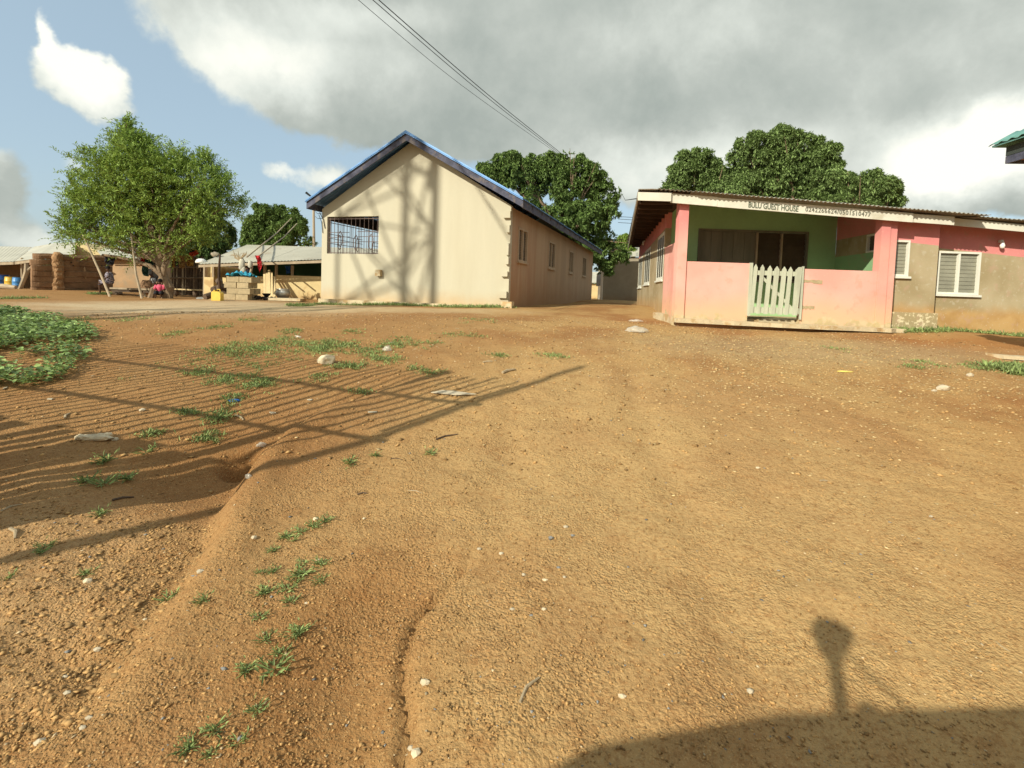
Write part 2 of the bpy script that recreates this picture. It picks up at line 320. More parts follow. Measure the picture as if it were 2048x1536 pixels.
MT = {}
def mats():
    M_ = MT
    M_['ground'] = ground_mat()
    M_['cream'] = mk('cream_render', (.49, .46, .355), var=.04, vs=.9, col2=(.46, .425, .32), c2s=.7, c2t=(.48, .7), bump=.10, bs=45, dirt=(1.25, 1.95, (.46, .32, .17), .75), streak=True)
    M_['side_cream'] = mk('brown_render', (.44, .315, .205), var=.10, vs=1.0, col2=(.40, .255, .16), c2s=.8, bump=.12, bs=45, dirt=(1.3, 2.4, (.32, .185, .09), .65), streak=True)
    M_['blue_roof'] = mk('blue_roof_metal', (.13, .27, .52), rough=.4, var=.1, bump=.03, metal=.2)
    M_['fascia_blue'] = mk('weathered_blue_wood', (.080, .085, .125), var=.35, vs=4, col2=(.13, .115, .12), c2s=5, bump=.3, bs=25)
    M_['darkwood'] = mk('dark_wood', (.06, .035, .022), var=.3, bump=.3, bs=30)
    M_['iron'] = mk('brown_painted_iron', (.15, .105, .09), rough=.5, var=.2, bump=.05)
    M_['frame_beige'] = mk('beige_window_frame', (.46, .36, .25), var=.1, bump=.05)
    M_['frame_white'] = mk('white_window_frame', (.70, .70, .62), var=.06, bump=.04)
    M_['louvre_dark'] = mk('brown_louvre_glass', (.10, .075, .052), rough=.25, var=.2, bump=0, spec=.5)
    M_['louvre_grey'] = mk('dusty_louvre_glass', (.255, .25, .19), rough=.3, var=.15, vs=2, bump=0, spec=.5)
    M_['louvre_dull'] = mk('dull_louvre_glass', (.10, .10, .075), rough=.35, var=.2, bump=0, spec=.4)
    M_['dark'] = mk('dark_room', (.030, .024, .018), var=.1, bump=0)
    M_['curtain'] = mk('curtain', (.30, .285, .22), var=.2, bump=.1)
    M_['green'] = mk('green_paint', (.40, .63, .33), var=.10, vs=1, bump=.1, bs=40, dirt=(1.3, 1.9, (.24, .36, .16), .4))
    M_['side'] = guest_mat('guest_side', 'side'); M_['wing'] = guest_mat('guest_wing', 'wing'); M_['porch'] = guest_mat('guest_porch', 'porch'); M_['inner'] = guest_mat('guest_inner', 'inner')
    M_['fascia_cream'] = mk('cream_fascia_board', (.66, .64, .55), var=.08, vs=3, col2=(.53, .49, .39), c2s=2.5, c2t=(.55, .7), bump=.15, bs=25)
    M_['zinc'] = mk('old_roof_sheet', (.36, .345, .30), rough=.6, var=.2, vs=3, col2=(.26, .19, .13), c2s=3, c2t=(.56, .7), bump=.1, metal=.2)
    M_['zinc_pale'] = mk('pale_roof_sheet', (.46, .44, .36), rough=.6, var=.10, vs=.8, col2=(.36, .30, .22), c2s=1.5, c2t=(.6, .75), bump=.08, metal=.0)
    M_['gatewood'] = mk('grey_painted_wood', (.48, .50, .39), var=.12, vs=6, col2=(.40, .41, .32), c2s=5, bump=.3, bs=40, streak=True)
    M_['shutter'] = mk('grey_shutter_wood', (.22, .20, .15), var=.18, vs=5, bump=.3, bs=30, streak=True)
    M_['text'] = mk('sign_paint', (.10, .12, .085), var=.2, bump=0)
    M_['text2'] = mk('thin_sign_paint', (.13, .13, .10), var=.2, bump=0)
    M_['concrete'] = mk('old_concrete', (.56, .47, .31), var=.12, vs=4, col2=(.44, .30, .15), c2s=3, bump=.5, bs=30)
    M_['mud'] = mk('mud_wall', (.25, .145, .078), var=.22, vs=2.5, bump=1.0, bs=14)
    M_['mud_light'] = mk('sunlit_mud_buttress', (.34, .20, .10), var=.15, vs=3, bump=1.0, bs=14)  # lighter copy of the mud: sun on the buttress put into its colour
    M_['mudplaster'] = mk('mud_plaster', (.42, .28, .16), var=.1, vs=1.2, col2=(.33, .25, .16), c2s=.8, bump=.2, bs=20, dirt=(1.1, 1.8, (.33, .19, .09), .6))
    M_['yellowwall'] = mk('yellow_wash', (.66, .53, .28), var=.1, vs=1.5, col2=(.50, .35, .17), c2s=1.5, bump=.2, bs=25, dirt=(1.1, 1.7, (.5, .32, .14), .7))
    M_['greenwall'] = mk('dark_green_wall', (.035, .10, .05), var=.15, bump=.1)
    M_['brownwall'] = mk('brown_wall', (.12, .06, .035), var=.15, bump=.1)
    M_['block'] = mk('sandcrete_block', (.42, .335, .20), var=.15, vs=6, bump=.5, bs=30)
    M_['greywall'] = mk('grey_render', (.34, .29, .215), var=.12, vs=1, bump=.15, dirt=(1.3, 2.0, (.30, .19, .1), .6))
    M_['paleplaster'] = mk('pale_render', (.62, .57, .44), var=.08, bump=.1)
    M_['teal'] = mk('teal_roof_metal', (.16, .34, .30), rough=.45, var=.15, bump=.05, metal=.2)
    M_['soffit'] = mk('brown_soffit', (.38, .20, .12), var=.1, bump=.1)
    M_['fascia_teal'] = mk('dark_green_fascia', (.05, .062, .055), var=.2, bump=.2)
    M_['bark'] = mk('bark', (.23, .165, .105), var=.3, vs=5, bump=.8, bs=25)
    M_['bark_dark'] = mk('dark_bark', (.11, .075, .05), var=.3, vs=5, bump=.8, bs=25)
    M_['leaf_light'] = mk('feathery_leaf', (.27, .38, .085), rough=.55, island=.42, var=.1, bump=0, transl=.3, vs=.8)
    M_['leaf_mango'] = mk('mango_leaf', (.165, .25, .07), rough=.6, island=.4, var=.1, bump=0, transl=.22, vs=.8, spec=.25)
    M_['leaf_mango2'] = mk('pale_mango_leaf', (.20, .285, .095), rough=.6, island=.38, var=.1, bump=0, transl=.22, vs=.8, spec=.25)
    M_['leaf_dark'] = mk('dark_leaf', (.09, .15, .045), rough=.5, island=.4, var=.1, bump=0, transl=.15, vs=.8)
    M_['herb'] = mk('broad_herb_leaf', (.29, .40, .14), rough=.5, island=.5, var=.1, bump=0, transl=.25, vs=1.5)
    M_['grass'] = mk('grass_blade', (.28, .36, .13), rough=.6, island=.4, var=.1, bump=0, transl=.25)
    M_['pole'] = mk('weathered_pole', (.40, .32, .22), var=.2, vs=4, bump=.4, bs=30, streak=True)
    M_['plank'] = mk('sawn_plank', (.60, .47, .26), var=.15, vs=4, bump=.2, bs=30, streak=True)
    M_['stick'] = mk('dry_stick', (.38, .30, .19), var=.2, bump=.3)
    M_['galv'] = mk('galvanised_steel', (.32, .32, .31), rough=.5, metal=.6, var=.1, bump=0)
    M_['blackwire'] = mk('cable_black', (.025, .028, .028), rough=.6, var=0, bump=0)
    M_['blueplastic'] = mk('blue_plastic', (.02, .09, .36), rough=.35, var=.1, bump=0, spec=.5)
    M_['blueplastic2'] = mk('light_blue_plastic', (.06, .24, .55), rough=.35, var=.1, bump=0, spec=.5)
    M_['yellowplastic'] = mk('yellow_plastic', (.68, .43, .05), rough=.4, var=.12, vs=6, bump=0, spec=.5)
    M_['orangeplastic'] = mk('faded_yellow_plastic', (.70, .50, .10), rough=.4, var=.12, bump=0)
    M_['tarp'] = mk('blue_tarpaulin', (.035, .30, .44), rough=.5, var=.2, vs=5, bump=.1)
    M_['redcloth'] = mk('red_cloth', (.50, .025, .03), var=.2, vs=6, bump=.3, bs=20)
    M_['orangecloth'] = mk('orange_cloth', (.55, .08, .03), var=.2, vs=6, bump=.3, bs=20)
    M_['greencloth'] = mk('dark_green_cloth', (.03, .08, .065), var=.25, vs=6, bump=.3, bs=20)
    M_['blackcloth'] = mk('black_cloth', (.022, .022, .028), var=.3, vs=6, bump=.3, bs=20)
    M_['yellowcloth'] = mk('ochre_patterned_cloth', (.45, .27, .055), var=.2, col2=(.16, .07, .025), c2s=14, c2t=(.48, .56), bump=.3, bs=20)
    M_['browncloth'] = mk('brown_patterned_cloth', (.28, .15, .06), var=.2, col2=(.50, .36, .14), c2s=16, c2t=(.5, .58), bump=.3, bs=20)
    M_['pinkcloth'] = mk('pink_cloth', (.62, .10, .17), var=.2, bump=.2)
    M_['greycloth'] = mk('grey_cloth', (.28, .29, .30), var=.3, vs=9, bump=.2)
    M_['printcloth'] = mk('printed_cloth', (.10, .09, .12), var=.2, col2=(.50, .45, .5), c2s=22, c2t=(.5, .56), bump=.2)
    M_['skin'] = mk('brown_skin', (.085, .042, .024), rough=.5, var=.08, bump=0)
    M_['hair'] = mk('black_hair', (.012, .01, .009), var=.1, bump=.2)
    M_['sack'] = mk('pale_sacking', (.50, .47, .38), var=.15, bump=.4, bs=20)
    M_['alu'] = mk('aluminium', (.52, .50, .46), rough=.38, metal=.7, var=.1, bump=0)
    M_['bulb'] = mk('white_lamp_glass', (.80, .79, .74), rough=.25, var=.02, bump=0, spec=.5)
    M_['char'] = mk('charcoal', (.03, .022, .018), var=.3, bump=.6)
    M_['rock'] = mk('pale_rock', (.60, .50, .34), var=.2, vs=8, bump=.6, bs=20)
    M_['whiterock'] = mk('white_rock', (.50, .43, .31), var=.12, vs=8, bump=.5, bs=20)
    M_['pebble'] = mk('laterite_pebble', (.37, .225, .09), var=.1, island=.4, bump=0)
    M_['chip'] = mk('straw_coloured_chip', (.56, .42, .21), var=.1, island=.35, bump=0)
    M_['palepebble'] = mk('pale_pebble', (.46, .36, .22), var=.1, island=.35, bump=0)
    M_['greypebble'] = mk('grey_pebble', (.20, .20, .19), var=.1, island=.35, bump=0)
    M_['yellowwrap'] = mk('yellow_wrapper', (.75, .60, .16), rough=.4, var=.1, bump=0)
    M_['bluewrap'] = mk('blue_wrapper', (.03, .13, .42), rough=.4, var=.1, bump=0)
    M_['vanpaint'] = mk('white_van_paint', (.6, .6, .58), rough=.3, var=.03, bump=0)
    M_['glass'] = mk('dark_glass', (.02, .025, .03), rough=.1, var=0, bump=0, spec=.5)
    M_['rubber'] = mk('rubber', (.02, .02, .02), var=.1, bump=.1)
    # thin crumpled plastic: whitish, partly see-through
    m = bpy.data.materials.new('clear_plastic'); m.use_nodes = True; p = m.node_tree.nodes['Principled BSDF']
    p.inputs['Base Color'].default_value = (.70, .66, .56, 1); p.inputs['Roughness'].default_value = .22; p.inputs['Alpha'].default_value = .42
    M_['plastic'] = m
mats()

# ------------------------------------------------------------------ mesh helpers
BASE = {}
def v3(a): return np.array(a, float)
class MB:
    def __init__(s): s.v = []; s.f = []; s.n = 0
    def add(s, vs, fs):
        vs = [tuple(map(float, q)) for q in vs]; s.v += vs; s.f += [tuple(i+s.n for i in q) for q in fs]; s.n += len(vs); return s
    def box(s, c, hx, hy, hz):
        c, hx, hy, hz = map(v3, (c, hx, hy, hz)); vs = [c+i*hx+j*hy+k*hz for k in (-1, 1) for j in (-1, 1) for i in (-1, 1)]
        return s.add(vs, [(0, 2, 3, 1), (4, 5, 7, 6), (0, 1, 5, 4), (2, 6, 7, 3), (0, 4, 6, 2), (1, 3, 7, 5)])
    def bx(s, x0, x1, y0, y1, z0, z1): return s.box(((x0+x1)/2, (y0+y1)/2, (z0+z1)/2), ((x1-x0)/2, 0, 0), (0, (y1-y0)/2, 0), (0, 0, (z1-z0)/2))
    def prism(s, pts, off):
        pts = [v3(q) for q in pts]; off = v3(off); n = len(pts)
        return s.add(pts+[q+off for q in pts], [tuple(range(n))[::-1], tuple(range(n, 2*n))]+[(i, (i+1) % n, (i+1) % n+n, i+n) for i in range(n)])
    def tube(s, pts, rad, k=7, cap=True):
        pts = [v3(q) for q in pts]; n = len(pts)
        if not hasattr(rad, '__len__'): rad = [rad]*n
        vs = []; 
        for i, q in enumerate(pts):
            d = pts[min(i+1, n-1)]-pts[max(i-1, 0)]; d /= (np.linalg.norm(d)+1e-9)
            a = np.cross(d, (0, 0, 1) if abs(d[2]) < .9 else (1, 0, 0)); a /= np.linalg.norm(a); b = np.cross(d, a)
            vs += [q+rad[i]*(a*math.cos(2*PI*j/k)+b*math.sin(2*PI*j/k)) for j in range(k)]
        fs = [(i*k+j, i*k+(j+1) % k, (i+1)*k+(j+1) % k, (i+1)*k+j) for i in range(n-1) for j in range(k)]
        if cap: fs += [tuple(range(k))[::-1], tuple((n-1)*k+j for j in range(k))]
        return s.add(vs, fs)
    def lathe(s, c, prof, k=16):
        c = v3(c); vs = [c+(r*math.cos(2*PI*j/k), r*math.sin(2*PI*j/k), z) for r, z in prof for j in range(k)]; n = len(prof)
        fs = [(i*k+j, i*k+(j+1) % k, (i+1)*k+(j+1) % k, (i+1)*k+j) for i in range(n-1) for j in range(k)]+[tuple(range(k))[::-1], tuple((n-1)*k+j for j in range(k))]
        return s.add(vs, fs)
    def rock(s, c, r, seed=0, sub=1, flat=.7):
        rr = random.Random(seed); bm = bmesh.new(); bmesh.ops.create_icosphere(bm, subdivisions=sub, radius=1)
        vs = [v3(q.co) for q in bm.verts]; fs = [tuple(q.index for q in f.verts) for f in bm.faces]; bm.free()
        sx, sy, sz = (r if hasattr(r, '__len__') else (r, r*rr.uniform(.7, 1), r*flat))
        out = [v3(c)+v3((q[0]*sx, q[1]*sy, q[2]*sz))*rr.uniform(.78, 1.12) for q in vs]
        return s.add(out, fs)
    def build(s, name, mat, parent=None, base=None, smooth=False):
        L = v3(base) if base is not None else (BASE[parent.name] if parent else v3((0, 0, 0)))
        me = bpy.data.meshes.new(name); me.from_pydata([tuple(v3(q)-L) for q in s.v], [], s.f); me.materials.append(MT[mat])
        if smooth: me.polygons.foreach_set('use_smooth', [True]*len(me.polygons))
        me.update(); o = bpy.data.objects.new(name, me); C.objects.link(o)
        if parent: o.parent = parent
        else: o.location = L
        BASE[o.name] = L
        return o
def np_mesh(name, V, F, mat, parent=None, base=None, smooth=False):
    L = v3(base) if base is not None else (BASE[parent.name] if parent else v3((0, 0, 0)))
    V = (V-L).astype(np.float32); k = F.shape[1]; me = bpy.data.meshes.new(name)
    me.vertices.add(len(V)); me.vertices.foreach_set('co', V.ravel()); me.loops.add(F.size); me.loops.foreach_set('vertex_index', F.ravel().astype(np.int32))
    me.polygons.add(len(F)); me.polygons.foreach_set('loop_start', np.arange(0, F.size, k, dtype=np.int32)); me.polygons.foreach_set('loop_total', np.full(len(F), k, np.int32))
    if smooth: me.polygons.foreach_set('use_smooth', np.ones(len(F), bool))
    me.materials.append(MT[mat]); me.update(calc_edges=True); o = bpy.data.objects.new(name, me); C.objects.link(o)
    if parent: o.parent = parent
    else: o.location = L
    BASE[o.name] = L; return o
def tag(o, label, cat, group=None):
    o['label'] = label; o['category'] = cat
    if group: o['group'] = group
    return o
def thing(name, label, cat, loc, group=None):
    o = bpy.data.objects.new(name, None); C.objects.link(o); o.location = tuple(map(float, loc)); o.empty_display_size = .2; BASE[o.name] = v3(loc)
    return tag(o, label, cat, group)
def kind(o, k): o['kind'] = k; return o
def lerp(a, b, t): return v3(a)+(v3(b)-v3(a))*t

# ------------------------------------------------------------------ ground
def axis(parts):
    out = []
    for a, b, st in parts: out += list(np.arange(a, b, st))
    return out
xs = np.array(sorted(set(np.round(np.concatenate([-np.geomspace(30, 900, 22)[::-1], axis([(-29.5, -9, .45), (-9, -4.5, .1), (-4.5, 4.5, .028), (4.5, 9, .07), (9, 30, .4)]), np.geomspace(30, 900, 22)]), 3))))
ys = np.array(sorted(set(np.round(np.concatenate([-np.geomspace(1.5, 600, 24)[::-1], axis([(-1.4, .6, .1), (.6, 6.2, .022), (6.2, 12, .06), (12, 30, .25)]), np.geomspace(30, 900, 24)]), 3))))
X, Yg = np.meshgrid(xs, ys); Z = terrain(X.ravel(), Yg.ravel())
nx, ny = len(xs), len(ys); I = np.arange(nx*ny).reshape(ny, nx)
F = np.stack([I[:-1, :-1].ravel(), I[:-1, 1:].ravel(), I[1:, 1:].ravel(), I[1:, :-1].ravel()], 1)
near = (np.abs(X.ravel()) < 5) & (Yg.ravel() > .5) & (Yg.ravel() < 6.5)
Z = Z + near*.012*fbm(X.ravel()*14, Yg.ravel()*14, 77, 3, .6)
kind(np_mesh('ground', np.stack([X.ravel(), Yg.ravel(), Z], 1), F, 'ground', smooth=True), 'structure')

# ------------------------------------------------------------------ building helpers
def wall_holes(mb, P, U, N, u0, u1, z0, z1f, holes, th):
    """vertical wall from P along U with rectangular holes; z1f(u) gives the top"""
    P, U, N = v3(P), v3(U), v3(N); Zv = v3((0, 0, 1))
    def pt(u, z): q = P+U*u; q = v3((q[0], q[1], z)); return q
    def quad(a, b, za, zb):   # za bottom, zb = (top at a, top at b)
        mb.prism([pt(a, za), pt(b, za), pt(b, zb[1]), pt(a, zb[0])], -N*th)
    cur = u0
    for a, b, za, zb in sorted(holes):
        if a > cur: quad(cur, a, z0, (z1f(cur), z1f(a)))
        quad(a, b, z0, (za, za)); quad(a, b, zb, (z1f(a), z1f(b))); cur = b
    if cur < u1: quad(cur, u1, z0, (z1f(cur), z1f(u1)))
def window(parent, P, U, N, w, z0, z1, bays, slats, fm, lm, proud=.02, fr=.05, back='dark', sill=True):
    """P = lower-left corner on wall face; frame, mullions; louvre slats as children"""
    P, U, N = v3(P), v3(U), v3(N); Zv = v3((0, 0, 1)); P = v3((P[0], P[1], 0)); h = z1-z0
    def bar(mb, ua, ub, za, zb, d0, d1): mb.box(P+U*(ua+ub)/2+Zv*(za+zb)/2+N*(d0+d1)/2, U*(ub-ua)/2, N*(d1-d0)/2, Zv*(zb-za)/2)
    mb = MB(); bar(mb, 0, w, z1-fr, z1, -.08, proud); bar(mb, 0, w, z0, z0+fr, -.08, proud); bar(mb, 0, fr, z0+fr, z1-fr, -.08, proud); bar(mb, w-fr, w, z0+fr, z1-fr, -.08, proud)
    f = mb.build('window', fm, parent)
    if sill: s = MB(); bar(s, -.04, w+.04, z0-.05, z0-.003, -.05, proud+.04); s.build('sill', fm, f)
    bw = (w-2*fr-(bays-1)*fr)/bays
    b = MB(); bar(b, fr, w-fr, z0+fr, z1-fr, -.14, -.13); b.build('backing', back, f)
    for i in range(bays):
        a = fr+i*(bw+fr)
        if i: m_ = MB(); bar(m_, a-fr, a, z0+fr, z1-fr, -.08, proud-.004); m_.build('mullion', fm, f)
        if slats:
            sh = (h-2*fr)/slats; vec = (Zv*.98+N*-.13); vec /= np.linalg.norm(vec)
            for k in range(slats):
                c = P+U*(a+bw/2)+Zv*(z0+fr+sh*(k+.5))-N*.045
                MB().box(c, U*(bw/2-.004), np.cross(U, vec)*.003, vec*sh*.56).build('louvre', lm, f)
        else:
            q = MB(); bar(q, a, a+bw, z0+fr, z1-fr, -.012, -.002); q.build('pane', lm, f)
    return f
def corr(parent, P, U, Vd, wU, lV, mat, pitch=.09, amp=.012, nsheet=8, name='roof_sheet', jag=.0, seed=0, rise=None):
    P, U, Vd = map(v3, (P, U, Vd)); Nn = np.cross(U, Vd); Nn /= np.linalg.norm(Nn); Nn = Nn if Nn[2] > 0 else -Nn
    rr = random.Random(seed); ws = wU/nsheet
    for s in range(nsheet):
        k = max(4, int(ws/pitch*5)); a = np.linspace(s*ws-.02, (s+1)*ws+.02, k+1); j = rr.uniform(-jag, jag); rows = max(2, int(lV/1.5)+1)
        V = []; lift = .004*(s % 2)
        for r in np.linspace(0, 1, rows):
            sag = rr.uniform(-.006, .006)
            for u in a:
                q = P+U*u+Vd*(-j*(r < .01)+r*(lV+j))+Nn*(amp*math.sin(2*PI*u/pitch)+lift+sag*(r > .01))
                if rise: q[2] += rise(q[0], q[1])
                V.append(q)
        V = np.array(V); n = k+1
        F = np.array([(r*n+i, r*n+i+1, (r+1)*n+i+1, (r+1)*n+i) for r in range(rows-1) for i in range(k)])
        V2 = V-Nn*.004; F2 = F[:, ::-1]+len(V)
        rim = [(i+1, i, i+len(V), i+1+len(V)) for i in range(k)]+[((rows-1)*n+i, (rows-1)*n+i+1, (rows-1)*n+i+1+len(V), (rows-1)*n+i+len(V)) for i in range(k)]
        np_mesh(name, np.concatenate([V, V2]), np.concatenate([F, F2, np.array(rim)]), mat, parent)

# ------------------------------------------------------------------ cream gabled building
def cream_building():
    A = v3((-.128, 15, 0)); a_ = math.radians(17.4); e1 = v3((math.sin(a_), math.cos(a_), 0)); e2 = v3((-math.cos(a_), math.sin(a_), 0)); Zv = v3((0, 0, 1))
    def P(a, b, z): return A+e2*a+e1*b+Zv*z
    T = thing('gabled_building', 'long cream rendered building with blue metal gable roof and barred verandah opening', 'building', P(3.35, 8, 1.25))
    WID, LEN, EV, RG = 6.69, 16.7, 4.40, 6.46
    def zr(a): return EV+(RG-EV)*(1-abs(a-3.35)/3.35)
    mb = MB(); th = .17
    def pr(pts): mb.prism([P(a, 0, z) for a, z in pts], e1*th)
    pr([(0, 1), (4.5, 1), (4.5, zr(4.5)), (3.35, RG), (0, EV)]); pr([(4.5, 1), (6.48, 1), (6.48, 2.91), (4.5, 2.91)])
    pr([(4.5, 4.14), (6.48, 4.14), (6.48, zr(6.48)), (4.5, zr(4.5))]); pr([(6.48, 1), (WID, 1), (WID, EV), (6.48, zr(6.48))])
    mb.build('front_wall', 'cream', T)
    holes = [(.80, 1.85, 2.80, 3.86), (4.95, 6.05, 2.80, 3.86), (9.15, 10.17, 2.79, 3.84), (13.0, 14.15, 2.77, 3.83)]
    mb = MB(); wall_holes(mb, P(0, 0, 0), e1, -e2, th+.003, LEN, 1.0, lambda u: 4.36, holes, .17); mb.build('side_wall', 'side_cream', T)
    for a, b, z0, z1 in holes: window(T, P(0, a, 0), e1, -e2, b-a, z0, z1, 2, 12, 'frame_beige', 'louvre_dark', proud=.025, fr=.055)
    mb = MB(); mb.prism([P(.18, LEN-.17, 1), P(WID, LEN-.17, 1), P(WID, LEN-.17, EV), P(3.35, LEN-.17, RG), P(.18, LEN-.17, EV)], e1*.17); mb.build('rear_wall', 'cream', T)
    # verandah: inner wall, low left wall, posts, beam
    mb = MB(); mb.prism([P(4.45, th+.01, 1), P(4.30, th+.01, 1), P(4.30, th+.01, 4.6), P(4.45, th+.01, 4.6)], e1*(LEN-.4)); mb.build('verandah_wall', 'cream', T)
    mb = MB(); mb.prism([P(WID, th+.003, 1), P(WID-.15, th+.003, 1), P(WID-.15, th+.003, 2.9), P(WID, th+.003, 2.9)], e1*(LEN-.4)); mb.build('verandah_parapet', 'cream', T)
    mb = MB(); mb.prism([P(WID, th+.003, 4.06), P(WID-.15, th+.003, 4.06), P(WID-.15, th+.003, 4.38), P(WID, th+.003, 4.38)], e1*(LEN-.4)); mb.build('verandah_beam', 'darkwood', T)
    for b in (5.2, 9.4, 13.4): MB().box(P(WID-.075, b, 3.48), e2*.07, e1*.12, Zv*.58).build('post', 'cream', T)
    # barred opening in the gable
    def grille(name, pt, u0, u1, z0, z1, n, dia, off):
        g = MB(); k = .010
        def bar(ua, za, ub, zb, r=k): g.tube([pt(ua, za), pt(ub, zb)], r, 5)
        bar(u0, z1-.07, u1, z1-.07, .014); bar(u0, z0+.03, u1, z0+.03, .014); bar(u0+.02, z0, u0+.02, z1, .014); bar(u1-.02, z0, u1-.02, z1, .014)
        for i in range(n):
            u = u0+(i+.5)*(u1-u0)/n; top = z1
            bar(u, z0+(.0 if (i % 3) else .0), u, top)
        h = z1-z0
        for seg, (za, zb) in enumerate(((.60, .60), (.48, .46), (.33, .33))): bar(u0, z0+h*za, u0+(u1-u0)*.42, z0+h*zb); bar(u0+(u1-u0)*.58, z0+h*(za-.02), u1, z0+h*(zb-.02))
        for c, z in dia:
            uc = u0+(u1-u0)*c; zc = z0+h*z; r = .11; H = .17
            pts = [(uc, zc+H+.09), (uc+r*.75, zc+.13), (uc+r*.75, zc-.13), (uc, zc-H-.09), (uc-r*.75, zc-.13), (uc-r*.75, zc+.13)]
            for i in range(6): bar(*pts[i], *pts[(i+1) % 6], .012)
        return g.build(name, 'iron', T)
    grille('grille', lambda u, z: P(u, .06, z), 4.5, 6.48, 2.91, 4.14, 12, ((.16, .32), (.45, .30), (.76, .40)), 0)
    for k in range(3): grille('grille', lambda u, z, k=k: P(WID-.075, .3+k*4.1+u, z), 0, 4.6 if k == 0 else 4.0, 2.9, 4.06, 26, ((.12, .4), (.35, .4), (.58, .4), (.82, .4)), 0)
    # roof
    sl = math.atan2(RG-EV, 3.35); al, ar = 6.95, -.50
    rz = 6.60; tn = .552
    def rt(a, b): return P(a, b, rz-tn*abs(a-3.30))
    b0, b1 = -.50, LEN+.45
    for side, ae in ((0, ar), (1, al)):
        L_ = abs(ae-3.30)/math.cos(math.atan(tn)); dv = rt(ae, 0)-rt(3.30, 0); dv /= np.linalg.norm(dv)
        corr(T, rt(3.30, b0), e1, dv, b1-b0, L_+.05, 'blue_roof', pitch=.19, amp=.018, nsheet=18, jag=0)
    mb = MB(); mb.prism([rt(3.30, b0-.01)+Zv*.05, rt(3.62, b0-.01)+Zv*.045, rt(3.62, b0-.01)+Zv*.03, rt(3.30, b0-.01)+Zv*.02, rt(2.98, b0-.01)+Zv*.03, rt(2.98, b0-.01)+Zv*.045], e1*(b1-b0)); mb.build('ridge_cap', 'blue_roof', T)
    for ae, nm in ((ar, 0), (al, 1)):
        nseg = 3
        for i in range(nseg):
            t0, t1 = i/nseg, (i+1)/nseg; a0, a1 = 3.30+(ae-3.30)*t0, 3.30+(ae-3.30)*t1; gap = .003*(1 if ae > 3 else -1)
            dz = -.03-.004*(i % 2)
            mb = MB(); mb.prism([P(a0, b0+.04, rz-tn*abs(a0-3.30)+dz), P(a1-gap, b0+.04, rz-tn*abs(a1-3.30)+dz), P(a1-gap, b0+.04, rz-tn*abs(a1-3.30)+dz-.22), P(a0, b0+.04, rz-tn*abs(a0-3.30)+dz-.22)], e1*.03)
            mb.build('barge_board', 'fascia_blue', T)
        mb = MB(); mb.prism([P(3.30, b0-.012, rz+.035), P(ae, b0-.012, rz-tn*abs(ae-3.30)+.035), P(ae, b0-.012, rz-tn*abs(ae-3.30)-.045), P(3.30, b0-.012, rz-.045)], e1*.012); mb.build('verge_trim', 'blue_roof', T)
        # eave boards
        for i in range(4):
            l0, l1 = b0+.075+(b1-b0-.1)*i/4, b0+.075+(b1-b0-.1)*(i+1)/4-.004; ze = rz-tn*abs(ae-3.30)
            sg = 1 if ae < 0 else -1
            MB().box(P(ae+.03*sg, (l0+l1)/2, ze-.145-.01*(i % 2)), e2*.015, e1*(l1-l0)/2, Zv*.105).build('eave_board', 'fascia_blue', T)
    for b in np.arange(.6, LEN, 1.2):
        for ae in (ar, al):
            q = [P(3.3, b, rz-.10), P(ae, b, rz-tn*abs(ae-3.30)-.10)]
            d = (q[1]-q[0]); MB().box((q[0]+q[1])/2, d/2, e1*.025, Zv*.05).build('rafter', 'darkwood', T)
    # toothing blocks left at the corner and the stub
    for a, z, w, h in ((.10, 4.12, .11, .20), (.12, 2.36, .10, .15), (.16, 1.74, .13, .20), (.07, 1.45, .09, .12), (.05, 3.7, .05, .22), (.05, 3.1, .04, .35), (.05, 2.75, .05, .2)):
        m_ = MB(); m_.box(P(a, -.05-.0*a, z), e2*w, e1*.055, Zv*h/2); m_.build('toothing_block', 'cream', T)
    m_ = MB(); m_.box(P(4.42, -.06, 2.30), e2*.09, e1*.08, Zv*.10); m_.build('wall_stub', 'concrete', T)
    MB().box(P(3.3, -.12, 1.30), e2*3.3, e1*.13, Zv*.09).build('plinth', 'concrete', T)
    # service cable clipped to the corner
    t = MB(); t.tube([P(6.75, -.05, 4.28), P(6.62, -.03, 4.05), P(6.55, -.02, 3.75)], .012, 5); t.tube([P(6.78, -.05, 4.20), P(6.68, -.03, 3.95), P(6.64, -.02, 3.6)], .010, 5); t.build('service_cable', 'blackwire', T)
    return P, e1, e2
CB, CE1, CE2 = cream_building()

# ------------------------------------------------------------------ guest house
def text_obj(s, size, cx, thick, mat, parent, P, sx=1.0, shear=0):
    cu = bpy.data.curves.new('lettering', 'FONT'); cu.body = s; cu.size = size; cu.extrude = .002; cu.offset = thick; cu.space_character = cx; cu.shear = shear; cu.resolution_u = 3
    o = bpy.data.objects.new('lettering', cu); C.objects.link(o); bpy.context.view_layer.update()
    me = bpy.data.meshes.new_from_object(o); bpy.data.objects.remove(o); 
    V = np.empty(len(me.vertices)*3); me.vertices.foreach_get('co', V); V = V.reshape(-1, 3); w = V[:, 0].max()-V[:, 0].min(); x0 = V[:, 0].min()
    P0, P1 = map(v3, P); U = P1-P0; ln = np.linalg.norm(U); U = U/ln; Zv = v3((0, 0, 1))
    Q = P0[None]+np.outer((V[:, 0]-x0)*ln/w, U)+np.outer(V[:, 1], Zv)+np.outer(V[:, 2], (0, -1, 0))-BASE[parent.name][None]
    me.vertices.foreach_set('co', Q.ravel()); me.materials.clear(); me.materials.append(MT[mat]); me.update()
    q = bpy.data.objects.new('lettering', me); C.objects.link(q); q.parent = parent; BASE[q.name] = BASE[parent.name]; return q
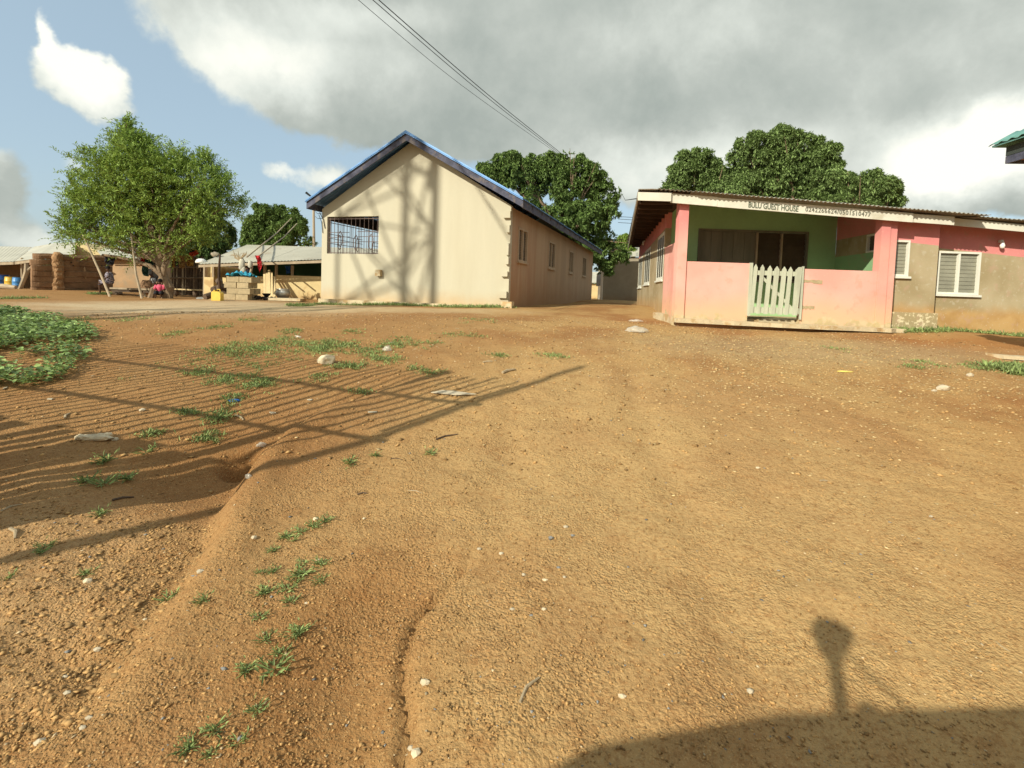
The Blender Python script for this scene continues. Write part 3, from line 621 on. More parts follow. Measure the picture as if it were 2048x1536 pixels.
def guest_house():
    T = thing('guest_house', 'pink and green guest house with walled porch, cream lettered fascia and corrugated roof', 'building', (7, 13, 1.2)); Zv = v3((0, 0, 1))
    ex, ey = v3((1, 0, 0)), v3((0, 1, 0))
    # porch posts + parapets
    MB().bx(3.57, 3.78, 11.0, 11.2, 1.2, 3.98).build('porch_post', 'porch', T)
    MB().bx(8.0, 8.2, 11.0, 11.2, 1.2, 3.80).build('porch_post', 'porch', T)
    MB().bx(3.783, 5.19, 11.035, 11.18, 1.2, 2.65).build('porch_parapet', 'porch', T)
    MB().bx(6.36, 7.997, 11.035, 11.18, 1.2, 2.57).build('porch_parapet', 'porch', T)
    d10 = v3((math.sin(math.radians(10)), math.cos(math.radians(10)), 0)); n10 = v3((-d10[1], d10[0], 0))
    S0 = v3((3.60, 11.0, 0))
    def SP(b, z, off=0): return S0+d10*b+n10*off+Zv*z
    mb = MB(); mb.prism([SP(.204, 1.2), SP(2.54, 1.2), SP(2.54, 3.16), SP(.204, 3.10)], -n10*.15); mb.build('porch_side_parapet', 'porch', T)
    MB().bx(8.203, 8.367, 11.03, 11.24, 1.2, 3.75).build('porch_side_parapet', 'porch', T)
    # porch floor and back wall with window, inner right wall
    MB().bx(3.8, 8.34, 11.19, 13.49, 1.1, 1.42).build('porch_floor', 'concrete', T)
    hz = [(4.92, 7.86, 2.33, 3.70)]
    mb = MB(); wall_holes(mb, (0, 13.5, 0), ex, -ey, 4.10, 8.62, 1.2, lambda u: 4.40-.0477*(u-4), hz, .15); mb.build('porch_back_wall', 'green', T)
    f = MB(); f.bx(4.92, 7.86, 13.46, 13.56, 3.645, 3.70).bx(4.92, 7.86, 13.46, 13.56, 2.33, 2.38).bx(4.92, 4.97, 13.46, 13.56, 2.38, 3.645).bx(7.81, 7.86, 13.46, 13.56, 2.38, 3.645)
    W_ = f.build('window', 'shutter', T)
    MB().bx(6.47, 6.52, 13.47, 13.56, 2.382, 3.642).build('mullion', 'frame_beige', W_); MB().bx(7.14, 7.18, 13.47, 13.56, 2.382, 3.642).build('mullion', 'frame_beige', W_)
    for i in range(5):
        a = 4.975+i*.298; MB().bx(a, a+.290, 13.50+.004*(i % 2), 13.53, 2.385, 3.64).build('shutter_board', 'shutter', W_)
    for a, b in ((6.525, 7.135), (7.185, 7.805)):
        for k in range(9): MB().box(((a+b)/2, 13.54, 2.45+k*.14), ((b-a)/2-.004, 0, 0), (0, .003, 0), (0, .02, .074)).build('louvre', 'louvre_dark', W_)
    MB().bx(4.9, 7.9, 13.66, 13.67, 2.3, 3.75).build('backing', 'dark', W_)
    iw = v3((8.37-8.62, 11.40-13.5, 0)); il = np.linalg.norm(iw); iw /= il; inn = v3((iw[1], -iw[0], 0))
    mb = MB(); wall_holes(mb, (8.62, 13.5, 0), iw, inn, .003, il-.003, 1.2, lambda u: 4.12-.12*u, [(1.44, 1.86, 3.06, 3.49)], .15); mb.build('porch_inner_wall', 'inner', T)
    window(T, v3((8.62, 13.5, 0))+iw*1.44, iw, inn, .42, 3.06, 3.49, 1, 5, 'frame_white', 'louvre_dark', fr=.04, sill=False)
    # wing: two wall sections, the right one set back
    mb = MB(); wall_holes(mb, (0, 11.25, 0), ex, -ey, 8.372, 9.478, 1.0, lambda u: 3.80-.0477*(u-8.4), [(8.372, 8.83, 2.49, 3.29)], .15); mb.build('wing_wall', 'wing', T)
    window(T, (8.372, 11.25, 0), ex, -ey, .458, 2.49, 3.29, 1, 9, 'frame_white', 'louvre_grey', fr=.042, back='curtain')
    mb = MB(); wall_holes(mb, (0, 11.55, 0), ex, -ey, 9.33, 15.4, 1.0, lambda u: 3.82-.0477*(u-8.4), [(9.73, 10.71, 2.13, 3.11)], .15); mb.build('wing_wall', 'wing', T)
    window(T, (9.73, 11.55, 0), ex, -ey, .98, 2.13, 3.11, 2, 10, 'frame_white', 'louvre_grey', fr=.045, back='curtain')
    MB().bx(8.37, 9.50, 11.16, 11.245, 1.0, 1.69).build('stone_plinth', 'wing', T)
    # left side wall with three windows
    hs = [(2.72, 4.35, 2.31, 3.62), (6.55, 8.75, 2.26, 3.56), (9.95, 11.9, 2.18, 3.47)]
    mb = MB(); wall_holes(mb, S0, d10, n10, 2.543, 12.2, 1.2, lambda u: 4.10, hs, .15); mb.build('side_wall', 'side', T)
    for a, b, z0, z1 in hs: window(T, SP(a, 0), d10, n10, b-a, z0, z1, 3, 0, 'frame_white', 'louvre_dull', fr=.085, proud=.006)
    MB().bx(5.9, 16.4, 22.9, 23.05, 1.2, 4.0).build('rear_wall', 'greywall', T)
    # roof: one low pitch falling to the right
    rise = lambda x, y: .118*(y-10.72)*min(max((x-3.05-.17*(y-10.72))/.8, 0), 1)
    sl = -.0470; U = v3((1, 0, sl)); U /= np.linalg.norm(U); Vd = v3((.17, 1, .012)); Vd /= np.linalg.norm(Vd)
    corr(T, (3.02, 10.72, 4.145), U, Vd, 7.05, 12.4, 'zinc', pitch=.095, amp=.014, nsheet=9, jag=.03, seed=3, rise=rise)
    corr(T, (10.07, 10.98, 3.80), v3((1, 0, -.052)), Vd, 5.8, 12.4, 'zinc', pitch=.095, amp=.014, nsheet=7, jag=.02, seed=4, rise=rise)
    MB().prism([(2.60, 10.76, 4.12), (3.02, 10.76, 4.135), (5.12, 22.9, 4.20), (5.16, 22.9, 4.16)], (0, 0, .012)).build('roof_flashing', 'zinc', T)
    def fas(x0, x1, z0, z1, h, y=10.85, mat='fascia_cream'):
        mb = MB(); mb.prism([(x0, y, z0-h), (x1-.004, y, z1-h), (x1-.004, y, z1), (x0, y, z0)], (0, .03, 0)); return mb.build('fascia_board', mat, T)
    F = lambda x: 4.088-.0485*(x-3.13)
    fas(2.61, 3.32, 4.07, F(3.32)-.005, .175, 10.80); fas(3.32, 4.33, F(3.32), F(4.33), .20); F3 = fas(4.33, 8.55, F(4.33)-.01, F(8.55), .195)
    def wf(x0, x1, z0, z1, h, y): k = y/10.86; fas(x0*k, x1*k, 1.9+(z0-1.9)*k, 1.9+(z1-1.9)*k, h*k, y)
    wf(8.55, 9.45, F(8.55)-.01, F(9.45), .18, 10.92); wf(9.45, 13.2, F(9.45)-.03, F(13.2)-.07, .155, 11.12); wf(13.2, 15.6, F(13.2)-.07, F(15.6)-.1, .155, 11.115)
    # letters
    y = 10.846
    a, b = at(1497, 412, y), at(1597, 417, y); text_obj('BULU GUEST HOUSE', .165, 1.0, .0032, 'text', F3, ((a[0], y, F(a[0])-.165), (b[0], y, F(b[0])-.170)))
    a, b = at(1611, 417, y), at(1742, 425, y); text_obj('0242266624/0501510477', .13, 1.15, .002, 'text2', F3, ((a[0], y, F(a[0])-.150), (b[0], y, F(b[0])-.150)))
    # left eave: boards + rafters
    MB().prism([(2.65, 10.86, 4.10), (3.75, 10.86, 4.10), (5.80, 22.85, 4.10), (5.22, 22.85, 4.10)], (0, 0, .012)).build('soffit', 'darkwood', T)
    MB().prism([(2.60, 10.84, 4.08), (2.63, 10.84, 4.08), (5.21, 22.95, 4.02), (5.18, 22.95, 4.02)], (0, 0, -.14)).build('eave_board', 'zinc', T)
    for b in np.arange(.7, 12, .75):
        q = SP(b, 4.05); hw = .43-.021*b; MB().box(q+n10*hw, n10*hw, d10*.025, Zv*.045).build('rafter', 'darkwood', T)
    # broken slab in front of the porch
    rr = random.Random(5); pts = [(3.50, 10.93)]; 
    xs_ = np.linspace(3.52, 8.5, 26)
    for x in xs_: pts.append((x, 10.62-.05*math.sin(x*1.3)+rr.uniform(-.025, .025)+(.10 if x > 8.3 else 0)))
    pts += [(8.55, 10.85), (8.30, 10.99), (3.57, 10.99)]
    MB().prism([(x, yy, 1.40-.014*(x-3.5)) for x, yy in pts], (0, 0, -.085)).build('porch_slab', 'concrete', T)
    MB().bx(3.6, 8.25, 10.78, 10.99, 1.05, 1.30).build('slab_footing', 'mud_light', T)
    # scars where the gate hinges were let in
    for x0, x1, z in ((6.38, 6.80, 2.30), (6.38, 6.66, 1.73)):
        mb = MB(); n = 9; top = [(x0+(x1-x0)*i/n, 11.029, z+.03+rr.uniform(-.01, .01)) for i in range(n+1)]; bot = [(x0+(x1-x0)*i/n, 11.029, z-.04+rr.uniform(-.02, .02)) for i in range(n+1)][::-1]
        mb.prism(top+bot, (0, .01, 0)); mb.build('mortar_patch', 'block', T)
    # bulbs under the eaves
    for P_, d in (((11.10, 11.53, 3.37), v3((0, -1, 0))), (tuple(SP(9.06, 4.0)), n10)):
        P_ = v3(P_); b = MB(); b.lathe(P_+d*.07+v3((0, 0, -.10)), [(.012, -.07), (.04, -.05), (.05, 0), (.035, .05), (.028, .09)], 12); B = b.build('lamp', 'bulb', T, smooth=True)
        MB().box(P_+d*.03, d*.035, np.cross(d, Zv)*.03, Zv*.03).build('lamp_holder', 'frame_white', B)
    # gate
    Gt = thing('picket_gate', 'grey wooden picket gate with pointed tops closing the porch of the guest house', 'gate', (5.8, 11.0, 1.5)); y0 = 10.99
    for px0, px1, vt in ((1508.5, 1516, 528), (1522, 1529.5, 529), (1536.5, 1545, 531), (1550, 1559.5, 532), (1565, 1574, 533), (1578, 1586, 533.5)):
        q0, q1 = at(px0, vt, y0), at(px1, vt, y0); w = q1[0]-q0[0]; zt = q0[2]; x0 = q0[0]; lean = -.045
        zb = 1.555-.012*(x0-5.2)
        MB().prism([(x0+lean, y0, zb), (x0+w+lean, y0, zb), (x0+w, y0, zt-.075), (x0+w*.5, y0, zt), (x0, y0, zt-.075)], (0, .02, 0)).build('picket', 'gatewood', Gt)
    q0, q1 = at(1593, 534, y0), at(1606, 534, y0)
    MB().prism([(q0[0]-.03, y0, 1.54), (q1[0]-.06, y0, 1.54), (q1[0]-.01, y0, q0[2]), (q0[0]+.06, y0, q0[2]), (q0[0]-.01, y0, q0[2]-.07)], (0, .02, 0)).build('picket', 'gatewood', Gt)
    MB().bx(5.17, 5.235, 10.985, 11.03, 1.50, 2.66).build('gate_post', 'gatewood', Gt); MB().bx(6.325, 6.358, 10.985, 11.03, 1.45, 2.62).build('gate_post', 'gatewood', Gt)
    MB().bx(5.24, 6.31, y0+.022, y0+.045, 2.40, 2.50).build('rail', 'gatewood', Gt); MB().bx(5.24, 6.31, y0+.022, y0+.045, 1.57, 1.70).build('rail', 'gatewood', Gt)
    d = v3((6.12-5.40, 0, 1.70-2.40)); d_ = d/np.linalg.norm(d); MB().box((5.78, y0+.033, 2.05), d/2, (0, .01, 0), np.cross(d_, (0, 1, 0))*.03).build('brace', 'gatewood', Gt)
guest_house()

# ------------------------------------------------------------------ right neighbour (only its roof corner is in view)
def neighbour():
    c = v3((6.53, 6.80, 0)); ez = 3.90; T = thing('neighbouring_house', 'teal roofed house with brown soffit whose eave corner juts in at the right', 'building', (9, 4, .8)); Zv = v3((0, 0, 1))
    a = math.radians(5); e1 = v3((-math.sin(a), -math.cos(a), 0)); e2 = v3((math.cos(a), -math.sin(a), 0))    # towards viewer, to the right
    def P(i, j, z): return c+e1*i+e2*j+Zv*z
    LI, LJ = 10, 6; hi = 1.9
    # hip roof planes
    top1, top2 = P(3, 3, ez+.13+hi), P(LI-3, 3, ez+.13+hi)
    def plane(pts, nm='roof_slope'): MB().prism(pts, (0, 0, .02)).build(nm, 'teal', T)
    zt = ez+.14; o = -.10
    plane([P(o, o, zt), P(LI-o, o, zt), top2, top1]); plane([P(LI-o, LJ-o, zt), P(o, LJ-o, zt), top1, top2]); plane([P(o, o, zt), top1, P(o, LJ-o, zt)]); plane([P(LI-o, o, zt), P(LI-o, LJ-o, zt), top2])
    corr(T, P(o-.02, o-.02, zt+.03), e1, (top1-P(3, o, zt))/np.linalg.norm(top1-P(3, o, zt)), 3, .35, 'teal', pitch=.15, amp=.012, nsheet=3)
    for A_, B_, n in ((P(0, 0, ez), P(LI, 0, ez), e2), (P(0, .03, ez), P(0, LJ, ez), e1), (P(LI, 0, ez), P(LI, LJ, ez), e1), (P(0, LJ, ez), P(LI, LJ, ez), e2)):
        MB().prism([A_, B_, B_+Zv*.125, A_+Zv*.125], n*.03).build('fascia_board', 'fascia_teal', T)
        MB().prism([A_-Zv*.10, B_-Zv*.10, B_-Zv*.005, A_-Zv*.005], n*.025).build('lower_fascia', 'fascia_blue', T)
    MB().prism([P(.04, .04, ez-.06), P(LI-.04, .04, ez-.06), P(LI-.04, LJ-.04, ez-.06), P(.04, LJ-.04, ez-.06)], (0, 0, .02)).build('soffit', 'soffit', T)
    MB().prism([P(.8, .8, .2), P(LI-.8, .8, .2), P(LI-.8, LJ-.8, .2), P(.8, LJ-.8, .2)], (0, 0, ez-.3)).build('wall', 'yellowwall', T)
neighbour()

# ------------------------------------------------------------------ far houses between the two
def far_houses():
    T = thing('grey_house', 'grey rendered house standing in shade behind the mango tree in the gap', 'house', (8.5, 38, 1.4))
    a = at(1205, 600, 38); b = at(1282, 600, 36); c = at(1196, 560, 44)
    MB().prism([(a[0], 38, 1.0), (10.5, 36, 1.0), (10.5, 36, 4.35), (a[0], 38, 4.2)], (.15, 2.0, 0)).build('wall', 'greywall', T)
    a2 = at(1192, 560, 45)
    MB().prism([(a2[0]+.2, 45, 1.0), (a[0]-.02, 38.0, 1.0), (a[0]-.02, 38.0, 3.9), (a2[0]+.2, 45, 3.9)], (.2, .2, 0)).build('end_wall', 'paleplaster', T)
    for t in (.25, .6): q = lerp((a2[0]+.2, 45, 0), (a[0]-.02, 38, 0), t); MB().box((q[0]-.02, q[1], 3.0), (.03, -.05, 0), (.1, -.55, 0), (0, 0, .55)).build('window', 'louvre_dark', T)
    T2 = thing('blue_roofed_house', 'small house with pale blue metal roof just left of the guest house eave', 'house', (11, 44, 1.3))
    q0, q1, q2, q3 = at(1238, 513, 44), at(1300, 513, 44), at(1300, 492, 48), at(1252, 497, 48)
    MB().prism([q0, q1, q2, q3], (0, 0, .05)).build('roof', 'zinc_pale', T2)
    MB().prism([(q0[0]+.2, 44.2, 1), (q1[0], 44.2, 1), (q1[0], 44.2, q0[2]), (q0[0]+.2, 44.2, q0[2])], (0, 3, 0)).build('wall', 'greywall', T2)
    T3 = thing('yellow_hut', 'low yellow hut with pale roof at the far end of the gap', 'house', (8.5, 52, 1.3))
    q0, q1 = at(1150, 566, 52), at(1215, 566, 52); r0, r1 = at(1150, 545, 55), at(1215, 545, 55)
    MB().prism([q0, q1, r1, r0], (0, 0, .06)).build('roof', 'zinc_pale', T3)
    MB().prism([(q0[0]+.3, 52.3, 1), (q1[0]-.3, 52.3, 1), (q1[0]-.3, 52.3, q0[2]), (q0[0]+.3, 52.3, q0[2])], (0, 2.5, 0)).build('wall', 'yellowwall', T3)
far_houses()

# ------------------------------------------------------------------ middle hut with hip roof
def mid_hut():
    Yf = 20.20; T = thing('verandah_hut', 'low hut with pale sheet hip roof and yellow parapets left of the cream building', 'hut', (-7, 25, 1.15)); Zv = v3((0, 0, 1))
    e0 = at(397, 528, Yf-.8); e1 = at(642, 519, Yf-.8); ez = e0[2]; xR = -2.0
    rl = at(493, 490, Yf+2.6); rz = rl[2]
    # roof sheets, front slope in panels
    n = 8; dz = (e1[2]-e0[2])/(e1[0]-e0[0])
    def ze(x): return e0[2]+dz*(x-e0[0])
    edge = [lerp((e0[0], Yf-.8, ze(e0[0])), (xR, Yf-.8, ze(xR)), i/n) for i in range(n+1)]
    ridge = [lerp((rl[0], Yf+2.6, rz), (xR, Yf+2.6, rz+.02), i/n) for i in range(n+1)]
    for i in range(n):
        k = 10; V = []; 
        for r in np.linspace(0, 1, 3):
            for j in range(k*4+1):
                t = j/(k*4); q = lerp(lerp(edge[i], edge[i+1], t), lerp(ridge[i], ridge[i+1], t), r); V.append(q+Zv*(.012*math.sin(t*k*2*PI)+.006*(i % 2)+.0*r))
        m_ = k*4+1; F = [(r*m_+j, r*m_+j+1, (r+1)*m_+j+1, (r+1)*m_+j) for r in range(2) for j in range(k*4)]
        np_mesh('roof_sheet', np.array(V), np.array(F), 'zinc_pale', T)
    MB().prism([edge[0], ridge[0], (e0[0]+.1, Yf+5.5, ez)], (0, 0, .015)).build('roof_hip', 'zinc_pale', T)
    MB().prism([ridge[0], ridge[-1], (xR, Yf+6, ez), (e0[0], Yf+6, ez)], (0, 0, .015)).build('roof_back', 'zinc_pale', T)
    MB().prism([edge[0]-Zv*.03, edge[-1]-Zv*.03, edge[-1]-Zv*.13, edge[0]-Zv*.13], (0, .03, 0)).build('fascia', 'pole', T)
    zt = lambda v: at(600, v, Yf)[2]
    def wall(u0, u1, vt, mat='yellowwall', Y=Yf, nm='parapet'):
        a, b = at(u0, vt, Y), at(u1, vt, Y); MB().bx(a[0], b[0], Y, Y+.2, .9, a[2]).build(nm, mat, T)
    wall(408, 427, 554); wall(445, 452, 554); wall(498, 528, 552); wall(552, 645, 550)
    a = at(411, 530, Yf+2.6)
    MB().bx(a[0], at(505, 530, Yf+2.6)[0], Yf+2.6, Yf+2.8, .9, 2.5).build('back_wall', 'brownwall', T)
    MB().bx(at(505, 530, Yf+2.6)[0]+.003, xR, Yf+2.6, Yf+2.8, .9, 3.25).build('back_wall', 'greenwall', T)
    MB().bx(at(408, 530, Yf)[0], at(408, 530, Yf)[0]+.2, Yf+.2, Yf+2.6, .9, 2.45).build('end_wall', 'yellowwall', T)
    for u in (409, 427, 529, 552, 584):
        a = at(u, 530, Yf+.1); MB().tube([(a[0], Yf+.1, 1.1), (a[0]+.02, Yf+.1, 2.58)], .06, 7).build('post', 'pole', T)
    # things around it
    def base(u, v, Y): q = at(u, v, Y); return v3((q[0], Y, gz(q[0], Y)))
    B = base(478, 598, 17.50)
    S = thing('block_pile', 'square stack of grey sandcrete blocks under a blue sheet', 'block pile', B); rr = random.Random(3)
    for r in range(4):
        for i in range(2):
            for d in range(2):
                o = (.06 if r % 2 else -.04)+rr.uniform(-.02, .02)
                MB().box(B+v3((-.21+i*.43+o*.8, d*.36+rr.uniform(-.03, .03), .10+r*.205)), (.20+rr.uniform(-.015, .01), .02*rr.uniform(-1, 1), 0), (0, .15, 0), (0, 0, .096)).build('block', 'block', S)
    Tp = MB(); g = 14; V = [(B[0]-.36+.78*i/g, B[1]-.22+.66*j/g, B[2]+.845+.09*math.sin(i*1.1+j*.5)*math.sin(j*.9)+.10*math.exp(-((i-7)/4)**2)) for j in range(g+1) for i in range(g+1)]
    Tp.add(V, [(j*(g+1)+i, j*(g+1)+i+1, (j+1)*(g+1)+i+1, (j+1)*(g+1)+i) for j in range(g) for i in range(g)]); tag(Tp.build('tarpaulin', 'tarp', base=B+v3((0, 0, .96))), 'crumpled bright blue plastic sheet lying on the block pile', 'sheet')
    B = base(441, 596, 17.60); MB_ = MB(); q = at(440, 508, 17.60); MB_.tube([B-v3((0, 0, .1)), B+v3((-.06, 0, .9)), v3((q[0], 17.60, q[2]))], [.05, .045, .03]); tag(MB_.build('leaning_pole', 'darkwood', base=B), 'dark wooden pole standing beside the block pile', 'pole')
    # brown firewood heap, jerrycan
    B = base(436, 597, 18.10); S = thing('firewood_heap', 'dark brown heap of stumps and firewood behind the yellow jerrycan', 'firewood', B)
    for i, (dx, dy, dz, r, l) in enumerate(((-.2, 0, .15, .13, .3), (.12, .05, .13, .15, .28), (.33, 0, .12, .14, .3), (-.05, .1, .40, .13, .26), (.2, .1, .38, .12, .3), (-.02, .12, .62, .12, .16))):
        c = B+v3((dx, dy, dz)); d_ = v3((rr.uniform(-.6, .6), -.6, rr.uniform(-.2, .2))); d_ /= np.linalg.norm(d_); MB().tube([c-d_*l, c+d_*l], [r, r*.85], 9).build('log', 'bark_dark', S)
    B = base(435, 602, 16.40); J = thing('jerrycan', 'yellow plastic jerrycan standing on the pale ground by the block pile', 'jerrycan', B)
    m_ = MB(); m_.prism([B+v3((-.15, -.1, 0)), B+v3((.15, -.1, 0)), B+v3((.15, -.1, .25)), B+v3((.08, -.1, .30)), B+v3((-.12, -.1, .30)), B+v3((-.15, -.1, .27))], (0, .2, 0)); m_.build('body', 'orangeplastic', J)
    MB().tube([B+v3((-.02, 0, .29)), B+v3((-.01, 0, .37)), B+v3((.08, 0, .37)), B+v3((.09, 0, .29))], .018, 6).build('handle', 'orangeplastic', J); MB().lathe(B+v3((-.1, 0, .30)), [(.03, 0), (.03, .05)], 8).build('cap', 'orangeplastic', J)
    # planks leaning
    ct = ['broad', 'narrow', 'tallest', 'middle', 'short']; lb = ['leftmost pale plank leaning on the hut parapet, darkest side', 'second pale plank of the five leaning on the hut parapet', 'tallest pale plank leaning on the hut parapet', 'fourth pale plank from left leaning on the hut parapet', 'short yellowish plank at the right of the leaning planks']
    for (u, v, vb), l_ in zip(((530, 548, 588), (535, 545, 588), (539, 540, 589), (544, 544, 588), (549, 552, 586)), lb):
        b_ = base(u, vb, 19.10); t_ = at(u-1, v, 19.80); d_ = t_-b_; tag(MB().box(b_+d_/2, d_/2, (.045, 0, 0), (0, .015, 0)).build('plank', 'plank', base=b_), l_, 'plank', 'planks leaning on the hut')
    # pot, slab, charcoal, brazier
    B = base(566, 590, 18.60); p_ = MB(); p_.lathe(B, [(.10, .04), (.20, .10), (.27, .22), (.25, .34), (.22, .38), (.27, .42), (.25, .42), (.20, .38)], 18); tag(p_.build('cooking_pot', 'alu', base=B, smooth=True), 'big round aluminium cooking pot in front of the yellow parapet', 'pot')
    B = base(572, 597, 18.00); tag(MB().box(B+v3((0, 0, .06)), (.62, 0, 0), (0, .25, 0), (0, 0, .045)).build('stone_slab', 'concrete', base=B), 'flat grey slab lying below the aluminium pot', 'slab')
    B = base(520, 597, 17.90); c_ = MB()
    for i in range(26): c_.rock(B+v3((rr.uniform(-.42, .42), rr.uniform(-.2, .2), rr.uniform(.02, .14))), rr.uniform(.05, .09), i)
    tag(c_.build('charcoal_heap', 'char', base=B), 'low heap of black charcoal between block pile and planks', 'charcoal')
    B = base(533, 592, 18.20); br = MB(); br.lathe(B, [(.13, 0), (.10, .03), (.05, .10), (.13, .20), (.15, .24), (.12, .24)], 12); tag(br.build('brazier', 'char', base=B), 'small dark metal brazier beside the charcoal heap', 'brazier')
    # things on the roof edge
    q = at(397, 523, 19.70); b_ = MB(); b_.lathe((q[0]+.1, q[1], q[2]-.06), [(.19, 0), (.20, .04), (.17, .12), (.10, .17), (.02, .18)], 14); tag(b_.build('basin', 'bulb', base=q, smooth=True), 'white enamel basin upside down on the hut roof corner', 'basin')
    q = at(430, 511, 20.50); tag(MB().rock((q[0], q[1], q[2]+.05), (.15, .15, .11), 3, 2).build('roof_stone', 'greywall', base=q), 'grey stone weighing down the hip of the hut roof', 'stone')
    # stacked sack on a forked post with dry plants
    B = base(497, 596, 18.40); F_ = thing('forked_post', 'forked grey post holding a pale sack and dry stalks above the blue sheet', 'post', B)
    z = lambda v: at(490, v, 18.40)[2]; X_ = lambda u: at(u, 540, 18.40)[0]
    MB().tube([B-v3((0, 0, .1)), (X_(494), 18.40, z(555)), (X_(501), 18.40, z(545)), (X_(504), 18.40, z(534)), (X_(502), 18.40, z(522))], [.06, .05, .045, .04, .03]).build('trunk', 'pole', F_)
    MB().tube([(X_(494), 18.40, z(555)), (X_(485), 18.40, z(545)), (X_(481), 18.40, z(530)), (X_(478), 18.40, z(515))], [.05, .045, .04, .03]).build('branch', 'pole', F_)
    s_ = MB(); s_.rock((X_(485), 18.35, z(530)), (.12, .10, .27), 5, 2); s_.rock((X_(488), 18.35, z(541)), (.10, .09, .16), 6, 2); s_.rock((X_(503), 18.3, z(529)), (.09, .08, .16), 8, 2); tag(s_.build('sack', 'sack', base=(X_(485), 18.35, z(546)), smooth=True), 'pale sack hanging on the forked post before the hut roof', 'sack')
    for i in range(12): a = rr.uniform(-1, 1); MB().tube([(X_(482), 18.30, z(521)), (X_(482)+a*.25, 18.30, z(514)+rr.uniform(-.05, .1)), (X_(482)+a*.33, 18.30, z(508)+rr.uniform(-.1, .12))], [.02, .018, .008], 4).build('dry_stalk', 'stick', F_)
    b_ = MB(); b_.lathe((X_(493), 18.45, z(553)), [(.14, 0), (.16, .1), (.13, .22), (.05, .27)], 12); tag(b_.build('black_bundle', 'blackcloth', base=(X_(493), 18.45, z(553)), smooth=True), 'round black bundle wedged in the fork of the post', 'bundle')
    # long ropes / bamboo from the post up to the tree
    for i, (a, b) in enumerate((((494, 514), (583, 436)), ((518, 512), (594, 447)))):
        p0 = at(*a, 18.60); p1 = at(*b, 40 if i == 0 else 36); 
        tag(MB().tube([p0, lerp(p0, p1, .5)-v3((0, 0, .12)), p1], .03, 5).build('washing_line', 'pole', base=p0), ['upper line running from the forked post up across the hut roof', 'lower line from the red cloth up across the hut roof'][i], 'line')
    cloth('hanging_cloth', [(511, 511), (519, 511), (525, 532), (519, 546), (515, 530)], 18.50, 'redcloth', 'red cloth hanging from the line in front of the hut', 'cloth')
    cloth('hanging_cloth', [(570, 532), (582, 532), (580, 546), (573, 548)], 20.80, 'bluewrap', 'blue garment hanging in the dark of the hut verandah', 'cloth')
def cloth(name, px, Y, mat, label, cat, group=None, depth=.05, seed=1):
    rr = random.Random(seed+int(px[0][0])); P_ = [at(u, v, Y) for u, v in px]; c = sum(P_)/len(P_); rings = []
    n = len(P_); V = []; 
    fine = []
    for i in range(n):
        for t in (0, .33, .66): fine.append(lerp(P_[i], P_[(i+1) % n], t)+v3((0, rr.uniform(-1, 1)*depth, 0)))
    m_ = len(fine); V = fine + [lerp(q, c, .5)+v3((0, rr.uniform(-1, 1)*depth*1.6, 0)) for q in fine]+[c]
    F = [(i, (i+1) % m_, m_+(i+1) % m_, m_+i) for i in range(m_)]+[(m_+i, m_+(i+1) % m_, 2*m_) for i in range(m_)]
    mb = MB(); off = v3((0, .012, 0)); k = len(V); mb.add(V, F); mb.add([q+off for q in V], [f[::-1] for f in F])
    top = max(P_, key=lambda q: q[2])
    return tag(mb.build(name, mat, base=top), label, cat, group)
mid_hut()

